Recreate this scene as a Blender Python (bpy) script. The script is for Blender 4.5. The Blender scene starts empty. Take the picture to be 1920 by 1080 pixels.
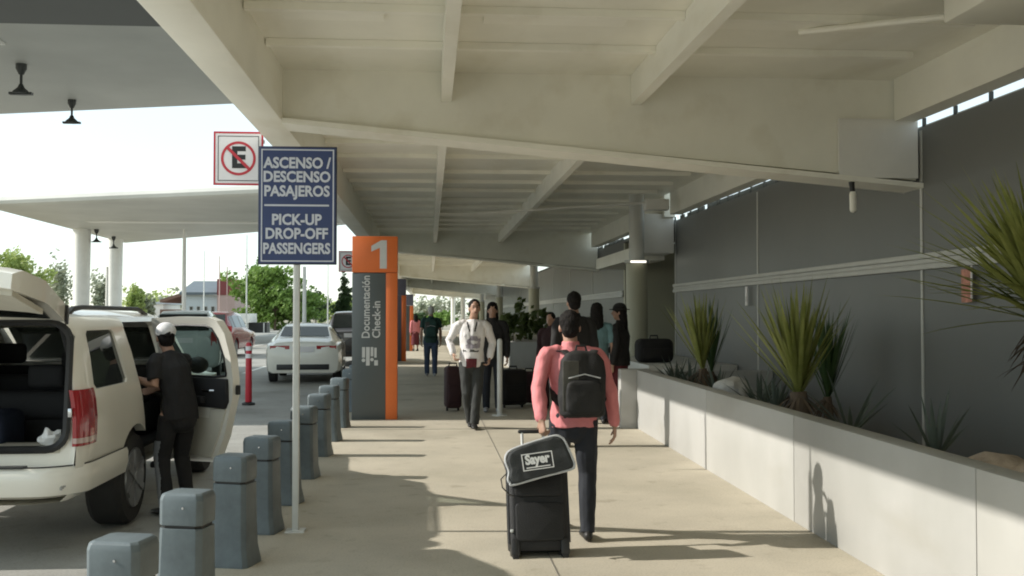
import bpy, bmesh, math, random
from mathutils import Vector, Matrix, Euler, noise
random.seed(7)
R = math.radians
sc = bpy.context.scene
col = sc.collection
V = Vector
ROAD = -0.06

# ------------------------------------------------------------------ camera
F, CH = 1950.0, 1.6
PSI, PIT = math.atan(155 / F), math.atan(50 / F)
cam = bpy.data.cameras.new('camera'); camo = bpy.data.objects.new('camera', cam); col.objects.link(camo)
cam.sensor_width = 36; cam.lens = 36 * F / 1920; cam.clip_end = 3000; cam.clip_start = 0.05
camo.location = (0, 0, CH); camo.rotation_euler = (R(90) + PIT, 0, -PSI)
sc.camera = camo

def at(u, v, Y):            # a pixel of the photograph at world distance Y along the walkway -> (X, Z)
    x, z = (u - 960) / F, (540 - v) / F
    y, z = math.cos(PIT) - z * math.sin(PIT), math.sin(PIT) + z * math.cos(PIT)
    X, Yr = x * math.cos(PSI) + y * math.sin(PSI), -x * math.sin(PSI) + y * math.cos(PSI)
    t = Y / Yr
    return X * t, CH + z * t

# ------------------------------------------------------------------ materials
def mat(name, rgb, rough=.6, var=.12, scale=6., bump=0., bscale=40., metal=0., spec=.5, rough_var=.0, stretch=(1, 1, 1), coat=0.):
    m = bpy.data.materials.new(name); m.use_nodes = True
    nt = m.node_tree; n = nt.nodes; l = nt.links
    b = n['Principled BSDF']
    b.inputs['Roughness'].default_value = rough; b.inputs['Metallic'].default_value = metal
    b.inputs['Specular IOR Level'].default_value = spec; b.inputs['Coat Weight'].default_value = coat
    tc = n.new('ShaderNodeTexCoord'); mp = n.new('ShaderNodeMapping'); mp.inputs['Scale'].default_value = stretch
    l.new(tc.outputs['Object'], mp.inputs['Vector'])
    nz = n.new('ShaderNodeTexNoise'); nz.inputs['Scale'].default_value = scale; nz.inputs['Detail'].default_value = 6
    nz.inputs['Roughness'].default_value = .6
    l.new(mp.outputs['Vector'], nz.inputs['Vector'])
    mx = n.new('ShaderNodeMix'); mx.data_type = 'RGBA'
    c = V(rgb)
    mx.inputs[6].default_value = (*(c * (1 - var)), 1); mx.inputs[7].default_value = (*[min(1, x) for x in c * (1 + var)], 1)
    rp = n.new('ShaderNodeMapRange'); rp.inputs['From Min'].default_value = .3; rp.inputs['From Max'].default_value = .7
    l.new(nz.outputs['Fac'], rp.inputs['Value']); l.new(rp.outputs['Result'], mx.inputs[0])
    l.new(mx.outputs[2], b.inputs['Base Color'])
    if bump:
        n2 = n.new('ShaderNodeTexNoise'); n2.inputs['Scale'].default_value = bscale; n2.inputs['Detail'].default_value = 4
        l.new(mp.outputs['Vector'], n2.inputs['Vector'])
        bp = n.new('ShaderNodeBump'); bp.inputs['Strength'].default_value = bump; bp.inputs['Distance'].default_value = .02
        l.new(n2.outputs['Fac'], bp.inputs['Height']); l.new(bp.outputs['Normal'], b.inputs['Normal'])
    return m

def floor_mat(name, rgb, stain=.25, speckle=True):
    m = mat(name, rgb, .75 if speckle else .5, .10 if speckle else .05, 1.2, .25 if speckle else .03, 90)
    nt = m.node_tree; n = nt.nodes; l = nt.links; b = n['Principled BSDF']
    src = b.inputs['Base Color'].links[0].from_socket
    tc = n['Texture Coordinate']
    def layer(src, scale, lo, hi, dark, detail=5, st=(1, 1, 1)):
        mp = n.new('ShaderNodeMapping'); mp.inputs['Scale'].default_value = st
        l.new(tc.outputs['Object'], mp.inputs['Vector'])
        z = n.new('ShaderNodeTexNoise'); z.inputs['Scale'].default_value = scale; z.inputs['Detail'].default_value = detail
        l.new(mp.outputs['Vector'], z.inputs['Vector'])
        r = n.new('ShaderNodeMapRange'); r.inputs['From Min'].default_value = lo; r.inputs['From Max'].default_value = hi
        l.new(z.outputs['Fac'], r.inputs['Value'])
        x = n.new('ShaderNodeMix'); x.data_type = 'RGBA'; x.blend_type = 'MULTIPLY'
        x.inputs[7].default_value = (dark[0], dark[1], dark[2], 1)
        l.new(r.outputs['Result'], x.inputs[0]); l.new(src, x.inputs[6])
        return x.outputs[2]
    src = layer(src, .45, .48, .7, (1 - stain, 1 - stain, 1 - stain * 1.1))
    if speckle:
        src = layer(src, 60, .5, .75, (.80, .80, .78), 2)
        src = layer(src, 5, .60, .72, (.84, .83, .81), 8)
        src = layer(src, 1.6, .66, .70, (.80, .79, .77), 9)
    else:
        src = layer(src, 2.2, .56, .74, (.90, .885, .85), 7, (1, .35, 1))
    l.new(src, b.inputs['Base Color'])
    return m

def glass(name, tint=(.5, .55, .52), alpha=.6, rough=.03):
    m = bpy.data.materials.new(name); m.use_nodes = True
    nt = m.node_tree; n = nt.nodes; l = nt.links; n.remove(n['Principled BSDF'])
    t = n.new('ShaderNodeBsdfTransparent'); t.inputs['Color'].default_value = (*tint, 1)
    g = n.new('ShaderNodeBsdfGlossy'); g.inputs['Roughness'].default_value = rough; g.inputs['Color'].default_value = (.9, .92, .92, 1)
    d = n.new('ShaderNodeBsdfDiffuse'); d.inputs['Color'].default_value = (.025, .03, .028, 1)
    lw = n.new('ShaderNodeLayerWeight'); lw.inputs['Blend'].default_value = .5; pw = n.new('ShaderNodeMath'); pw.operation = 'POWER'; pw.inputs[1].default_value = 4.; l.new(lw.outputs['Facing'], pw.inputs[0]); fr = n.new('ShaderNodeMapRange'); fr.inputs['To Min'].default_value = .05; fr.inputs['To Max'].default_value = .8; l.new(pw.outputs[0], fr.inputs['Value'])
    a = n.new('ShaderNodeMixShader'); a.inputs[0].default_value = 1 - alpha
    l.new(t.outputs[0], a.inputs[1]); l.new(d.outputs[0], a.inputs[2])
    b = n.new('ShaderNodeMixShader'); l.new(fr.outputs[0], b.inputs[0])
    l.new(a.outputs[0], b.inputs[1]); l.new(g.outputs[0], b.inputs[2])
    l.new(b.outputs[0], n['Material Output'].inputs['Surface'])
    return m

def leaf_mat(name, c1, c2, scale=.8):
    m = mat(name, c1, .55, .0, scale)
    n = m.node_tree.nodes; l = m.node_tree.links; b = n['Principled BSDF']
    mx = n['Mix']; mx.inputs[6].default_value = (*c1, 1); mx.inputs[7].default_value = (*c2, 1)
    tr = n.new('ShaderNodeBsdfTranslucent'); l.new(mx.outputs[2], tr.inputs['Color'])
    ms = n.new('ShaderNodeMixShader'); ms.inputs[0].default_value = .3
    l.new(b.outputs[0], ms.inputs[1]); l.new(tr.outputs[0], ms.inputs[2])
    l.new(ms.outputs[0], n['Material Output'].inputs['Surface'])
    return m

M = {}
M['walk'] = floor_mat('walkway concrete', (.475, .43, .34), .22)
M['road'] = floor_mat('road concrete', (.33, .325, .30), .3)
M['ground'] = floor_mat('ground', (.30, .27, .20), .3)
M['paint_line'] = mat('road paint', (.72, .72, .68), .6, .1, 12)
M['soffit'] = floor_mat('soffit cream paint', (.84, .825, .735), .08, False)
M['soffit_rib'] = floor_mat('rib cream paint', (.88, .865, .78), .07, False)
M['slab'] = mat('slab grey panel', (.53, .53, .49), .5, .12, .25)
M['slab_dark'] = mat('dark grey and slab shade', (.085, .09, .084), .5, .08, .3)
M['white_paint'] = mat('white paint', (.78, .77, .73), .5, .06, 1.5)
M['column'] = mat('column cream', (.40, .39, .29), .5, .06, .8)
M['wall'] = mat('grey composite panel', (.152, .156, .150), .42, .09, .35, .02, 3)
M['wall_trim'] = mat('pale aluminium trim', (.50, .50, .47), .4, .06, 3)
M['planter'] = floor_mat('planter concrete', (.42, .415, .395), .24, False)
M['planter_b'] = floor_mat('planter concrete paler', (.445, .44, .415), .20, False)
M['joint'] = mat('joint grey', (.20, .185, .155), .6, .1, 8)
M['soil'] = mat('pale gravel', (.33, .31, .27), .9, .3, 8, .6, 30)
M['rock'] = mat('rock brown', (.36, .29, .22), .85, .35, 7, .6, 25)
M['rock_white'] = mat('rock white', (.52, .51, .48), .8, .2, 7, .5, 25)
M['bollard'] = mat('bollard blue grey', (.098, .122, .130), .42, .22, 7, .03, 60)
M['bollard_cap'] = mat('bollard cap', (.108, .132, .140), .42, .22, 7, .03, 60)
M['sign_blue'] = mat('sign blue', (.030, .050, .150), .4, .07, 5)
M['sign_white'] = mat('sign white', (.62, .64, .70), .5, .05, 9)
M['sign_back'] = mat('sign frame', (.028, .036, .07), .4, .05, 9)
M['galv'] = mat('white post', (.62, .63, .60), .45, .08, 6)
M['red'] = mat('sign red', (.50, .025, .04), .45, .05, 9)
M['black'] = mat('black', (.012, .012, .012), .5, .1, 9)
M['sign_face'] = mat('sign face', (.75, .72, .72), .5, .05, 4)
M['orange'] = mat('totem orange', (.70, .155, .030), .45, .06, 2)
M['totem'] = mat('totem grey', (.085, .098, .098), .4, .06, 2)
M['totem_text'] = mat('totem lettering', (.55, .55, .53), .5, .04, 9)
M['totem_blue'] = mat('totem violet grey', (.11, .11, .15), .4, .06, 2)
M['suv'] = mat('cream white car paint', (.84, .81, .72), .28, .03, 2, coat=.6)
M['white_car'] = mat('white car paint', (.80, .77, .68), .25, .03, 2, coat=.6)
M['dark_car'] = mat('dark brown car paint', (.045, .035, .032), .25, .05, 2, coat=.6)
M['red_car'] = mat('red car paint', (.22, .025, .03), .25, .05, 2, coat=.6)
M['pale_car'] = mat('pale green grey car paint', (.50, .54, .52), .25, .05, 2, coat=.6)
M['trim_black'] = mat('car trim black', (.018, .018, .018), .5, .1, 9)
M['interior'] = mat('car interior', (.022, .022, .023), .8, .15, 9)
M['trim_tan'] = mat('car trim tan', (.60, .57, .48), .7, .06, 5)
M['tyre'] = mat('tyre', (.022, .021, .020), .8, .2, 12)
M['rim'] = mat('wheel rim', (.32, .32, .32), .35, .08, 9, metal=.8)
M['tail'] = mat('tail light red', (.34, .018, .022), .15, .1, 7, coat=.8)
M['tail_clear'] = mat('tail light clear', (.55, .40, .36), .15, .1, 7, coat=.8)
M['glass_dark'] = glass('tinted glass', (.22, .24, .22), .35)
M['glass_clear'] = glass('clear glass', (.72, .78, .75), .93)
M['chrome'] = mat('chrome', (.6, .6, .6), .2, .05, 9, metal=1)
M['skin'] = mat('skin', (.40, .235, .165), .5, .08, 14)
M['skin_dark'] = mat('skin darker', (.27, .15, .10), .5, .08, 14)
M['hair'] = mat('black hair', (.010, .008, .007), .75, .4, 70, .6, 110, stretch=(1, 1, .25), spec=.2)
M['hair_grey'] = mat('grey hair', (.50, .49, .46), .6, .2, 60, .3, 90)
M['pink'] = mat('salmon shirt', (.64, .215, .225), .75, .10, 9, .15, 60)
M['navy'] = mat('dark trousers', (.014, .017, .024), .8, .2, 9, .15, 80)
M['charcoal'] = mat('charcoal trousers', (.030, .032, .030), .8, .2, 9, .15, 80)
M['white_shirt'] = mat('white shirt', (.72, .69, .68), .75, .08, 9, .15, 60)
M['print'] = mat('shirt print', (.30, .27, .30), .75, .5, 14)
M['black_cloth'] = mat('black cloth', (.013, .012, .012), .85, .25, 9, .2, 80)
M['brown_black'] = mat('faded black cloth', (.030, .024, .022), .85, .25, 9, .2, 80)
M['green_cloth'] = mat('dark green cloth', (.020, .055, .045), .85, .2, 9, .15, 80)
M['teal'] = mat('teal cloth', (.13, .23, .25), .8, .15, 9, .15, 80)
M['maroon'] = mat('maroon cloth', (.11, .014, .020), .8, .2, 9, .15, 80)
M['maroon_dark'] = mat('dark maroon cloth', (.030, .009, .011), .8, .2, 9, .15, 80)
M['jeans'] = mat('blue jeans', (.045, .065, .11), .85, .2, 12, .15, 90)
M['shoe'] = mat('black shoe', (.014, .013, .012), .5, .2, 9)
M['shoe_grey'] = mat('grey shoe', (.25, .26, .27), .6, .2, 9)
M['cap'] = mat('white cap', (.68, .66, .65), .8, .1, 30)
M['pack'] = mat('backpack fabric', (.011, .0105, .010), .75, .25, 12, .3, 120)
M['pack_grey'] = mat('backpack panel', (.060, .058, .048), .75, .2, 12, .3, 120)
M['case'] = mat('suitcase nylon', (.010, .010, .010), .62, .25, 12, .3, 150)
M['duffel'] = mat('duffel nylon', (.030, .033, .034), .7, .2, 12, .3, 150)
M['piping'] = mat('pale piping', (.50, .51, .52), .5, .1, 12)
M['label_white'] = mat('white print', (.80, .80, .79), .6, .03, 12)
M['bark'] = mat('bark', (.13, .095, .065), .9, .3, 8, .5, 30, stretch=(1, 1, .3))
M['yucca'] = leaf_mat('yucca leaf', (.17, .205, .040), (.33, .35, .11), 5)
M['agave'] = leaf_mat('agave leaf', (.075, .10, .080), (.13, .155, .12), 4)
M['leaf'] = leaf_mat('green foliage', (.12, .22, .035), (.22, .33, .075), .35)
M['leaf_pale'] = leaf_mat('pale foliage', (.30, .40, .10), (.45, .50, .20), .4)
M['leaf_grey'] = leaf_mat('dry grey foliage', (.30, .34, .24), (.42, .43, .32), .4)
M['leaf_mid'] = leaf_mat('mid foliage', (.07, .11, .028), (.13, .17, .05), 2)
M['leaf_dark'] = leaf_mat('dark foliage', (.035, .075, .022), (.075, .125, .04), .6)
M['roof_grey'] = mat('grey roof', (.12, .145, .165), .6, .1, 1)
M['bldg_white'] = mat('pale wall', (.52, .57, .60), .7, .06, .5)
M['bldg_red'] = mat('red wall', (.20, .045, .045), .7, .08, .5)
M['bldg_pink'] = mat('pink wall', (.46, .33, .30), .7, .06, .5)
M['bldg_brown'] = mat('brown roof', (.20, .12, .09), .8, .15, 1)
M['lamp_metal'] = mat('dark lamp metal', (.03, .034, .032), .45, .1, 8)
M['lamp_white'] = mat('white lamp tube', (.78, .76, .68), .4, .04, 8)
M['dark_glass'] = mat('dark door glass', (.018, .02, .02), .12, .1, 3, spec=.6)
M['tag_red'] = mat('tag print', (.50, .22, .16), .6, .35, 22)
def lamp_mat(name, rgb, st):
    m = bpy.data.materials.new(name); m.use_nodes = True
    b = m.node_tree.nodes['Principled BSDF']; b.inputs['Emission Color'].default_value = (*rgb, 1); b.inputs['Emission Strength'].default_value = st
    nz = m.node_tree.nodes.new('ShaderNodeTexNoise'); rp = m.node_tree.nodes.new('ShaderNodeMapRange')
    rp.inputs['To Min'].default_value = st * .9; rp.inputs['To Max'].default_value = st * 1.1
    m.node_tree.links.new(nz.outputs['Fac'], rp.inputs['Value']); m.node_tree.links.new(rp.outputs['Result'], b.inputs['Emission Strength'])
    return m
M['lit'] = lamp_mat('lit downlight', (1, .95, .82), .9)

# ------------------------------------------------------------------ object helpers
def tag(o, label=None, cat=None, group=None, kind=None):
    if label: o['label'] = label
    if cat: o['category'] = cat
    if group: o['group'] = group
    if kind: o['kind'] = kind
    return o

def thing(name, label, cat, loc=(0, 0, 0), rz=0, group=None):
    o = bpy.data.objects.new(name, None); col.objects.link(o)
    o.location = loc; o.rotation_euler = (0, 0, rz); o.empty_display_size = .2
    return tag(o, label, cat, group)

def link_mesh(name, me, m, parent=None, loc=(0, 0, 0), rot=(0, 0, 0), smooth=35):
    if m is not None:
        me.materials.clear(); me.materials.append(m)
    if smooth is not None:
        for p in me.polygons: p.use_smooth = True
        me.set_sharp_from_angle(angle=R(smooth))
    o = bpy.data.objects.new(name, me); col.objects.link(o)
    o.location = loc; o.rotation_euler = rot
    if parent: o.parent = parent
    return o

def copy_tree(o, parent=None):
    c = o.copy(); col.objects.link(c)
    if parent: c.parent = parent
    for ch in list(o.children): copy_tree(ch, c)
    return c

tmp_scene = bpy.data.scenes.new('workbench')
def ev_mesh(o, more=()):
    for q in (o, *more): tmp_scene.collection.objects.link(q)
    with bpy.context.temp_override(scene=tmp_scene, view_layer=tmp_scene.view_layers[0]):
        dg = bpy.context.evaluated_depsgraph_get(); dg.update()
        return bpy.data.meshes.new_from_object(o.evaluated_get(dg))

class MB:
    def __init__(s): s.bm = bmesh.new()
    def box(s, x0, x1, y0, y1, z0, z1, mtx=None):
        vs = [s.bm.verts.new(V((x, y, z)) if mtx is None else mtx @ V((x, y, z))) for x in (x0, x1) for y in (y0, y1) for z in (z0, z1)]
        for f in ((0, 1, 3, 2), (4, 6, 7, 5), (0, 4, 5, 1), (2, 3, 7, 6), (0, 2, 6, 4), (1, 5, 7, 3)):
            s.bm.faces.new([vs[i] for i in f])
        return s
    def loft(s, rings, cap=True, closed=True):
        rr = [[s.bm.verts.new(p) for p in r] for r in rings]
        n = len(rr[0])
        for a, b in zip(rr, rr[1:]):
            for i in range(n if closed else n - 1):
                j = (i + 1) % n
                s.bm.faces.new((a[i], a[j], b[j], b[i]))
        if cap:
            s.bm.faces.new(rr[0][::-1]); s.bm.faces.new(rr[-1])
        return s
    def tube(s, pts, rads, n=10, side=None, cap='flat'):
        pts = [V(p) for p in pts]
        if not isinstance(rads, (list, tuple)): rads = [rads] * len(pts)
        rads = [(r, r) if not isinstance(r, (list, tuple)) else r for r in rads]
        if cap == 'round':
            t0 = (pts[0] - pts[1]).normalized(); t1 = (pts[-1] - pts[-2]).normalized()
            def caps(p, t, r):
                q = min(r)
                return [(p + t * q * math.sin(a), (r[0] * math.cos(a), r[1] * math.cos(a))) for a in (R(40), R(72))]
            c0 = caps(pts[0], t0, rads[0]); c1 = caps(pts[-1], t1, rads[-1])
            pts = [c0[1][0], c0[0][0]] + pts + [c1[0][0], c1[1][0]]
            rads = [c0[1][1], c0[0][1]] + rads + [c1[0][1], c1[1][1]]
        rings = []; ref = V(side) if side is not None else None
        for i, p in enumerate(pts):
            t = (pts[min(i + 1, len(pts) - 1)] - pts[max(i - 1, 0)])
            if t.length < 1e-9: t = V((0, 0, 1))
            t.normalize()
            if ref is None: ref = V((1, 0, 0)) if abs(t.x) < .8 else V((0, 1, 0))
            a = (ref - t * ref.dot(t))
            if a.length < 1e-4: a = t.orthogonal()
            a.normalize(); b = t.cross(a)
            if side is None: ref = a
            rings.append([p + a * (math.cos(k * 2 * math.pi / n) * rads[i][0]) + b * (math.sin(k * 2 * math.pi / n) * rads[i][1]) for k in range(n)])
        return s.loft(rings)
    def ell(s, c, r, n=14, m=9, mtx=None):
        c = V(c); rings = []
        for i in range(m):
            a = math.pi * (i + .35) / (m - .3)
            ring = []
            for k in range(n):
                p = V((math.sin(a) * math.cos(2 * math.pi * k / n) * r[0], math.sin(a) * math.sin(2 * math.pi * k / n) * r[1], -math.cos(a) * r[2]))
                if mtx is not None: p = mtx @ p
                ring.append(c + p)
            rings.append(ring)
        return s.loft(rings)
    def prism(s, poly, f, a, b):          # f(p, t) -> 3D point
        return s.loft([[V(f(p, a)) for p in poly], [V(f(p, b)) for p in poly]])
    def quad(s, *ps):
        s.bm.faces.new([s.bm.verts.new(V(p)) for p in ps]); return s
    def mesh(s, name='m', fix=True):
        if fix: bmesh.ops.recalc_face_normals(s.bm, faces=s.bm.faces)
        me = bpy.data.meshes.new(name); s.bm.to_mesh(me); s.bm.free(); return me
    def build(s, name, m, parent=None, loc=(0, 0, 0), rot=(0, 0, 0), smooth=35, bevel=0., seg=2, fix=True):
        me = s.mesh(name, fix)
        if bevel:
            b = bmesh.new(); b.from_mesh(me)
            es = [e for e in b.edges if len(e.link_faces) == 2 and e.calc_face_angle(0) > R(30)]
            bmesh.ops.bevel(b, geom=es, offset=bevel, segments=seg, profile=.5, affect='EDGES', clamp_overlap=True)
            b.to_mesh(me); b.free()
        return link_mesh(name, me, m, parent, loc, rot, smooth)

def fuse(mb, voxel, smooth=2, amp=0., freq=9., stretch=1.):
    """one continuous surface out of overlapping closed shapes"""
    me = mb.mesh('f'); o = bpy.data.objects.new('f', me)
    r = o.modifiers.new('r', 'REMESH'); r.mode = 'VOXEL'; r.voxel_size = voxel
    if smooth:
        q = o.modifiers.new('s', 'SMOOTH'); q.iterations = smooth; q.factor = .5
    out = ev_mesh(o)
    bpy.data.objects.remove(o); bpy.data.meshes.remove(me)
    if amp:
        nv = len(out.vertices); co = [0.] * (nv * 3); no = [0.] * (nv * 3)
        out.vertices.foreach_get('co', co); out.vertex_normals.foreach_get('vector', no)
        for i in range(0, nv * 3, 3):
            p = V((co[i], co[i + 1], co[i + 2] * stretch))
            k = amp * (noise.noise(p * freq) + .6 * noise.noise(p * freq * 2.3 + V((5, 3, 1))))
            for j in range(3): co[i + j] += no[i + j] * k
        out.vertices.foreach_set('co', co); out.update()
    return out

def boolean(a_me, cutters):
    o = bpy.data.objects.new('b', a_me); tmp = [o]
    for c in cutters:
        me = c.mesh('c'); co = bpy.data.objects.new('c', me); tmp.append(co)
        md = o.modifiers.new('b', 'BOOLEAN'); md.operation = 'DIFFERENCE'; md.solver = 'EXACT'; md.object = co
    out = ev_mesh(o, tmp[1:])
    for t in tmp: bpy.data.objects.remove(t)
    return out

def text(name, body, size, m, parent, loc, rot=(R(90), 0, 0), bold=.0, ext=.0015, align='CENTER', width=None, spacing=1.0):
    c = bpy.data.curves.new('t', 'FONT'); c.body = body; c.size = size; c.extrude = ext; c.offset = bold
    c.align_x = align; c.align_y = 'CENTER'; c.resolution_u = 3; c.space_character = spacing
    o = bpy.data.objects.new('t', c)
    me = ev_mesh(o); bpy.data.objects.remove(o); bpy.data.curves.remove(c)
    if width:
        xs = [v.co.x for v in me.vertices]; w = max(xs) - min(xs); mid = (max(xs) + min(xs)) / 2
        for v in me.vertices: v.co.x = (v.co.x - mid) * width / w
    return link_mesh(name, me, m, parent, loc, rot, None)

# ------------------------------------------------------------------ world, sun
EL = R(32)
SUN_AZ_VEC = V((-math.cos(PSI), math.sin(PSI), 0))          # horizontal direction towards the sun
w = bpy.data.worlds.new('World'); sc.world = w; w.use_nodes = True
nt = w.node_tree; sky = nt.nodes.new('ShaderNodeTexSky'); sky.sky_type = 'NISHITA'; sky.sun_disc = False
sky.sun_elevation = EL; sky.sun_rotation = math.atan2(SUN_AZ_VEC.x, SUN_AZ_VEC.y)
sky.air_density = 1.0; sky.dust_density = .25; sky.ozone_density = 1.0
bg = nt.nodes['Background']; bg.inputs['Strength'].default_value = .15
tcw = nt.nodes.new('ShaderNodeTexCoord'); nzw = nt.nodes.new('ShaderNodeTexNoise'); nzw.inputs['Scale'].default_value = 2.2; nzw.inputs['Detail'].default_value = 5
nt.links.new(tcw.outputs['Generated'], nzw.inputs['Vector'])
rpw = nt.nodes.new('ShaderNodeMapRange'); rpw.inputs['To Min'].default_value = .45; rpw.inputs['To Max'].default_value = .95
nt.links.new(nzw.outputs['Fac'], rpw.inputs['Value'])
veil = nt.nodes.new('ShaderNodeMix'); veil.data_type = 'RGBA'; veil.inputs[7].default_value = (3.9, 4.45, 4.4, 1)      # thin high cloud over the blue
nt.links.new(rpw.outputs['Result'], veil.inputs[0]); nt.links.new(sky.outputs[0], veil.inputs[6])
nt.links.new(veil.outputs[2], bg.inputs['Color'])
sun = bpy.data.lights.new('sun', 'SUN'); sun.energy = 3.1; sun.angle = R(.6); sun.color = (1, .95, .87)
so = bpy.data.objects.new('sun', sun); col.objects.link(so)
sd = V((SUN_AZ_VEC.x * math.cos(EL), SUN_AZ_VEC.y * math.cos(EL), math.sin(EL)))
so.rotation_euler = sd.to_track_quat('Z', 'Y').to_euler(); so.location = (-20, 0, 30)
vs = sc.view_settings; vs.view_transform = 'Standard'; vs.look = 'None'; vs.exposure = .84; vs.gamma = 1
sc.cycles.diffuse_bounces = 6; sc.cycles.max_bounces = 12; sc.cycles.transparent_max_bounces = 16
sc.cycles.use_denoising = True; sc.cycles.filter_width = 1.9

# ================================================================== SETTING
def structure(mb, name, m, **k):
    return tag(mb.build(name, m, **k), kind='structure')

structure(MB().box(-900, 900, -300, 1500, -.6, -.10), 'ground', M['ground'])
structure(MB().box(-24, -1.46, -30, 160, -.3, ROAD), 'road', M['road'])
mb = MB().box(-1.34, 9, -15, 110, -.4, 0)
structure(mb, 'walkway', M['walk'])
structure(MB().box(-1.46, -1.343, -15, 110, -.3, -.003), 'kerb_strip', M['planter'], bevel=.012)
mb = MB()
mb.box(.79, .799, -14, 109, .0006, .0034)
for y in (-4, 5.05, 14.6, 24, 34): mb.box(-1.34, 2.8, y, y + .006, .0005, .0030)
structure(mb, 'walkway_joint', M['joint'])
mb = MB()
for y in range(12, 140, 9): mb.box(-5.3, -5.18, y, y + 4, ROAD, ROAD + .004)
mb.box(-9.3, -9.18, 10, 140, ROAD, ROAD + .0045)
structure(mb, 'lane_marking', M['paint_line'])

# ================================================================== MAIN CANOPY
can = thing('canopy', 'long low cream canopy with ribs and cross beams roofing the walkway', 'canopy', (0, 0, 0))
YA, YB = -14, 105
SOF = 3.95
MB().box(-1.40, 4.62, YA, YB, SOF, SOF + .12).build('soffit', M['soffit'], can)
MB().box(-1.72, -1.40, YA, YB, 3.44, 4.25).build('edge_beam', M['soffit_rib'], can, bevel=.015)
MB().box(-1.40, 4.62, YA, YB, SOF + .121, SOF + .3).build('roof', M['white_paint'], can)
BEAMS = (-9.8, 10.2, 30, 50, 70, 90)
for y in BEAMS:
    m = MB().prism([(-1.40, SOF), (-1.40, 3.47), (4.615, 2.965), (4.86, 2.945), (4.86, 4.2), (4.615, 4.2), (4.615, SOF)], lambda p, t: (p[0], t, p[1]), y - .16, y + .16)
    b = m.build('cross_beam', M['soffit'], can)
    m = MB().prism([(-1.40, 3.468), (-1.40, 3.42), (4.90, 2.86), (4.90, 2.91)], lambda p, t: (p[0], t, p[1]), y - .24, y + .20)
    m.build('beam_flange', M['soffit_rib'], b)
def gaps():
    e = []
    for a, b in zip(BEAMS, BEAMS[1:]): e.append((a + .165, b - .165))
    return e
for x in (.16, 2.02):
    for a, b in gaps():
        MB().box(x - .05, x + .05, a, b, 3.66, SOF - .001).build('rib', M['soffit_rib'], can)
rnd = random.Random(3)
for a, b in gaps():
    y = a + .75; k = 0
    while y < b - .3:
        if y > -2 and y < 60:
            for x0, x1 in ((-1.39, .109), (.211, 1.969), (2.071, 4.3)):
                MB().box(x0, x1, y, y + .07, SOF - .06, SOF - .001).build('joist', M['soffit_rib'], can)
                if k % 2 == 0:
                    MB().box(x0 + rnd.uniform(.15, .3), x1 - rnd.uniform(.1, .5), y + .16, y + .36, SOF - .035, SOF - .0012).build('panel_strip', M['soffit_rib'], can)
        y += (.87 if k % 3 else 1.05) if y < 10 else (1.25 if k % 3 else 1.6); k += 1
for y0 in (-9.6, .7, 10.4, 20.2, 30.2, 50.2):
    MB().box(4.622, 4.84, y0, y0 + 9.3, 3.53, 4.2).build('wall_header', M['soffit'], can)
MB().box(4.17, 4.84, 20.3, 21.4, 2.82, 3.6).build('bulkhead', M['white_paint'], can, bevel=.01)
# transverse panel closing the header pocket at the beam
MB().box(4.05, 4.86, 9.99, 10.03, 2.96, 3.55).build('end_panel', M['white_paint'], can)
x0, z0 = at(895, 400, 19); x1, z1 = at(1252, 378, 19)
MB().tube([(x0, 19, z0), (x1, 19, z1)], .022, 8).build('conduit', M['white_paint'], can)
x0, z0 = at(1231, 384, 19)
MB().box(x0 - .22, x0 + .22, 18.9, 19.15, z0 - .1, z0 + .1).build('junction_box', M['white_paint'], can, bevel=.01)
MB().box(3.7, 4.35, 6.6, 7.2, 3.70, SOF - .001).build('vent_box', M['soffit'], can, bevel=.02)
MB().tube([(3.0, 8.2, 3.9), (4.0, 7.15, 3.78)], .025, 8).build('brace', M['soffit_rib'], can)
# columns of the canopy along the terminal side
for y in (20, 40, 60, 80):
    m = MB(); m.tube([(4.03, y, 0), (4.03, y, 2.6)], .21, 24); c = m.build('column', M['column'], can)
    MB().tube([(4.03, y, 2.6), (4.03, y, 2.62), (4.03, y, 2.8), (4.03, y, 3.95)], [.21, .15, .15, .15], 20).build('capital', M['slab'], c)
    MB().tube([(4.03, y, 2.602), (4.03, y, 2.66)], [.255, .24], 24).build('ring_light', M['wall_trim'], c)
    if y == 20: MB().box(3.86, 4.16, y - .272, y - .235, 2.60, 2.64).build('column_lamp', M['lit'], c)
MB().box(4.30, 4.60, 21.6, 21.75, 2.70, 2.735).build('downlight', M['lit'], can)
MB().box(4.2, 4.9, 21.405, 26, 2.74, 3.0).build('entrance_soffit', M['soffit'], can)

# sky-high slabs over the roadway
S = 7.76
def slab(name, label, pts, cols, dark=None):
    t = thing(name, label, 'roof', (0, 0, 0), 0, 'flat canopies spanning the road')
    rings = []
    cx = sum(p[0] for p in pts) / 4; cy = sum(p[1] for p in pts) / 4
    def ins(p, d):
        v = V((cx - p[0], cy - p[1], 0)); v.normalize(); return V((p[0], p[1], 0)) + v * d
    for d, z in ((.5, S), (.12, S + .10), (0, S + .28), (.05, S + .45), (.3, S + .55)):
        rings.append([ins(p, d) + V((0, 0, z)) for p in pts])
    MB().loft(rings).build('deck', M['slab'], t, smooth=20)
    for (x, y, r0, r1) in cols:
        MB().tube([(x, y, ROAD - .1), (x, y, 3), (x, y, S + .05)], [(r1, r1 * 1.2), ((r0 + r1) / 2, r0), (r0, r0)], 20).build('column', M['white_paint'], t)
    return t
s1 = slab('road_canopy', 'nearer grey road canopy with a band of painted-in shade, at the top edge of the picture', [(-27, 17.2), (-1.3, 16.6), (-1.3, 29.8), (-27, 37.2)], [(-25.5, 20, .45, .55), (-25.5, 33, .45, .55)])
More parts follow.
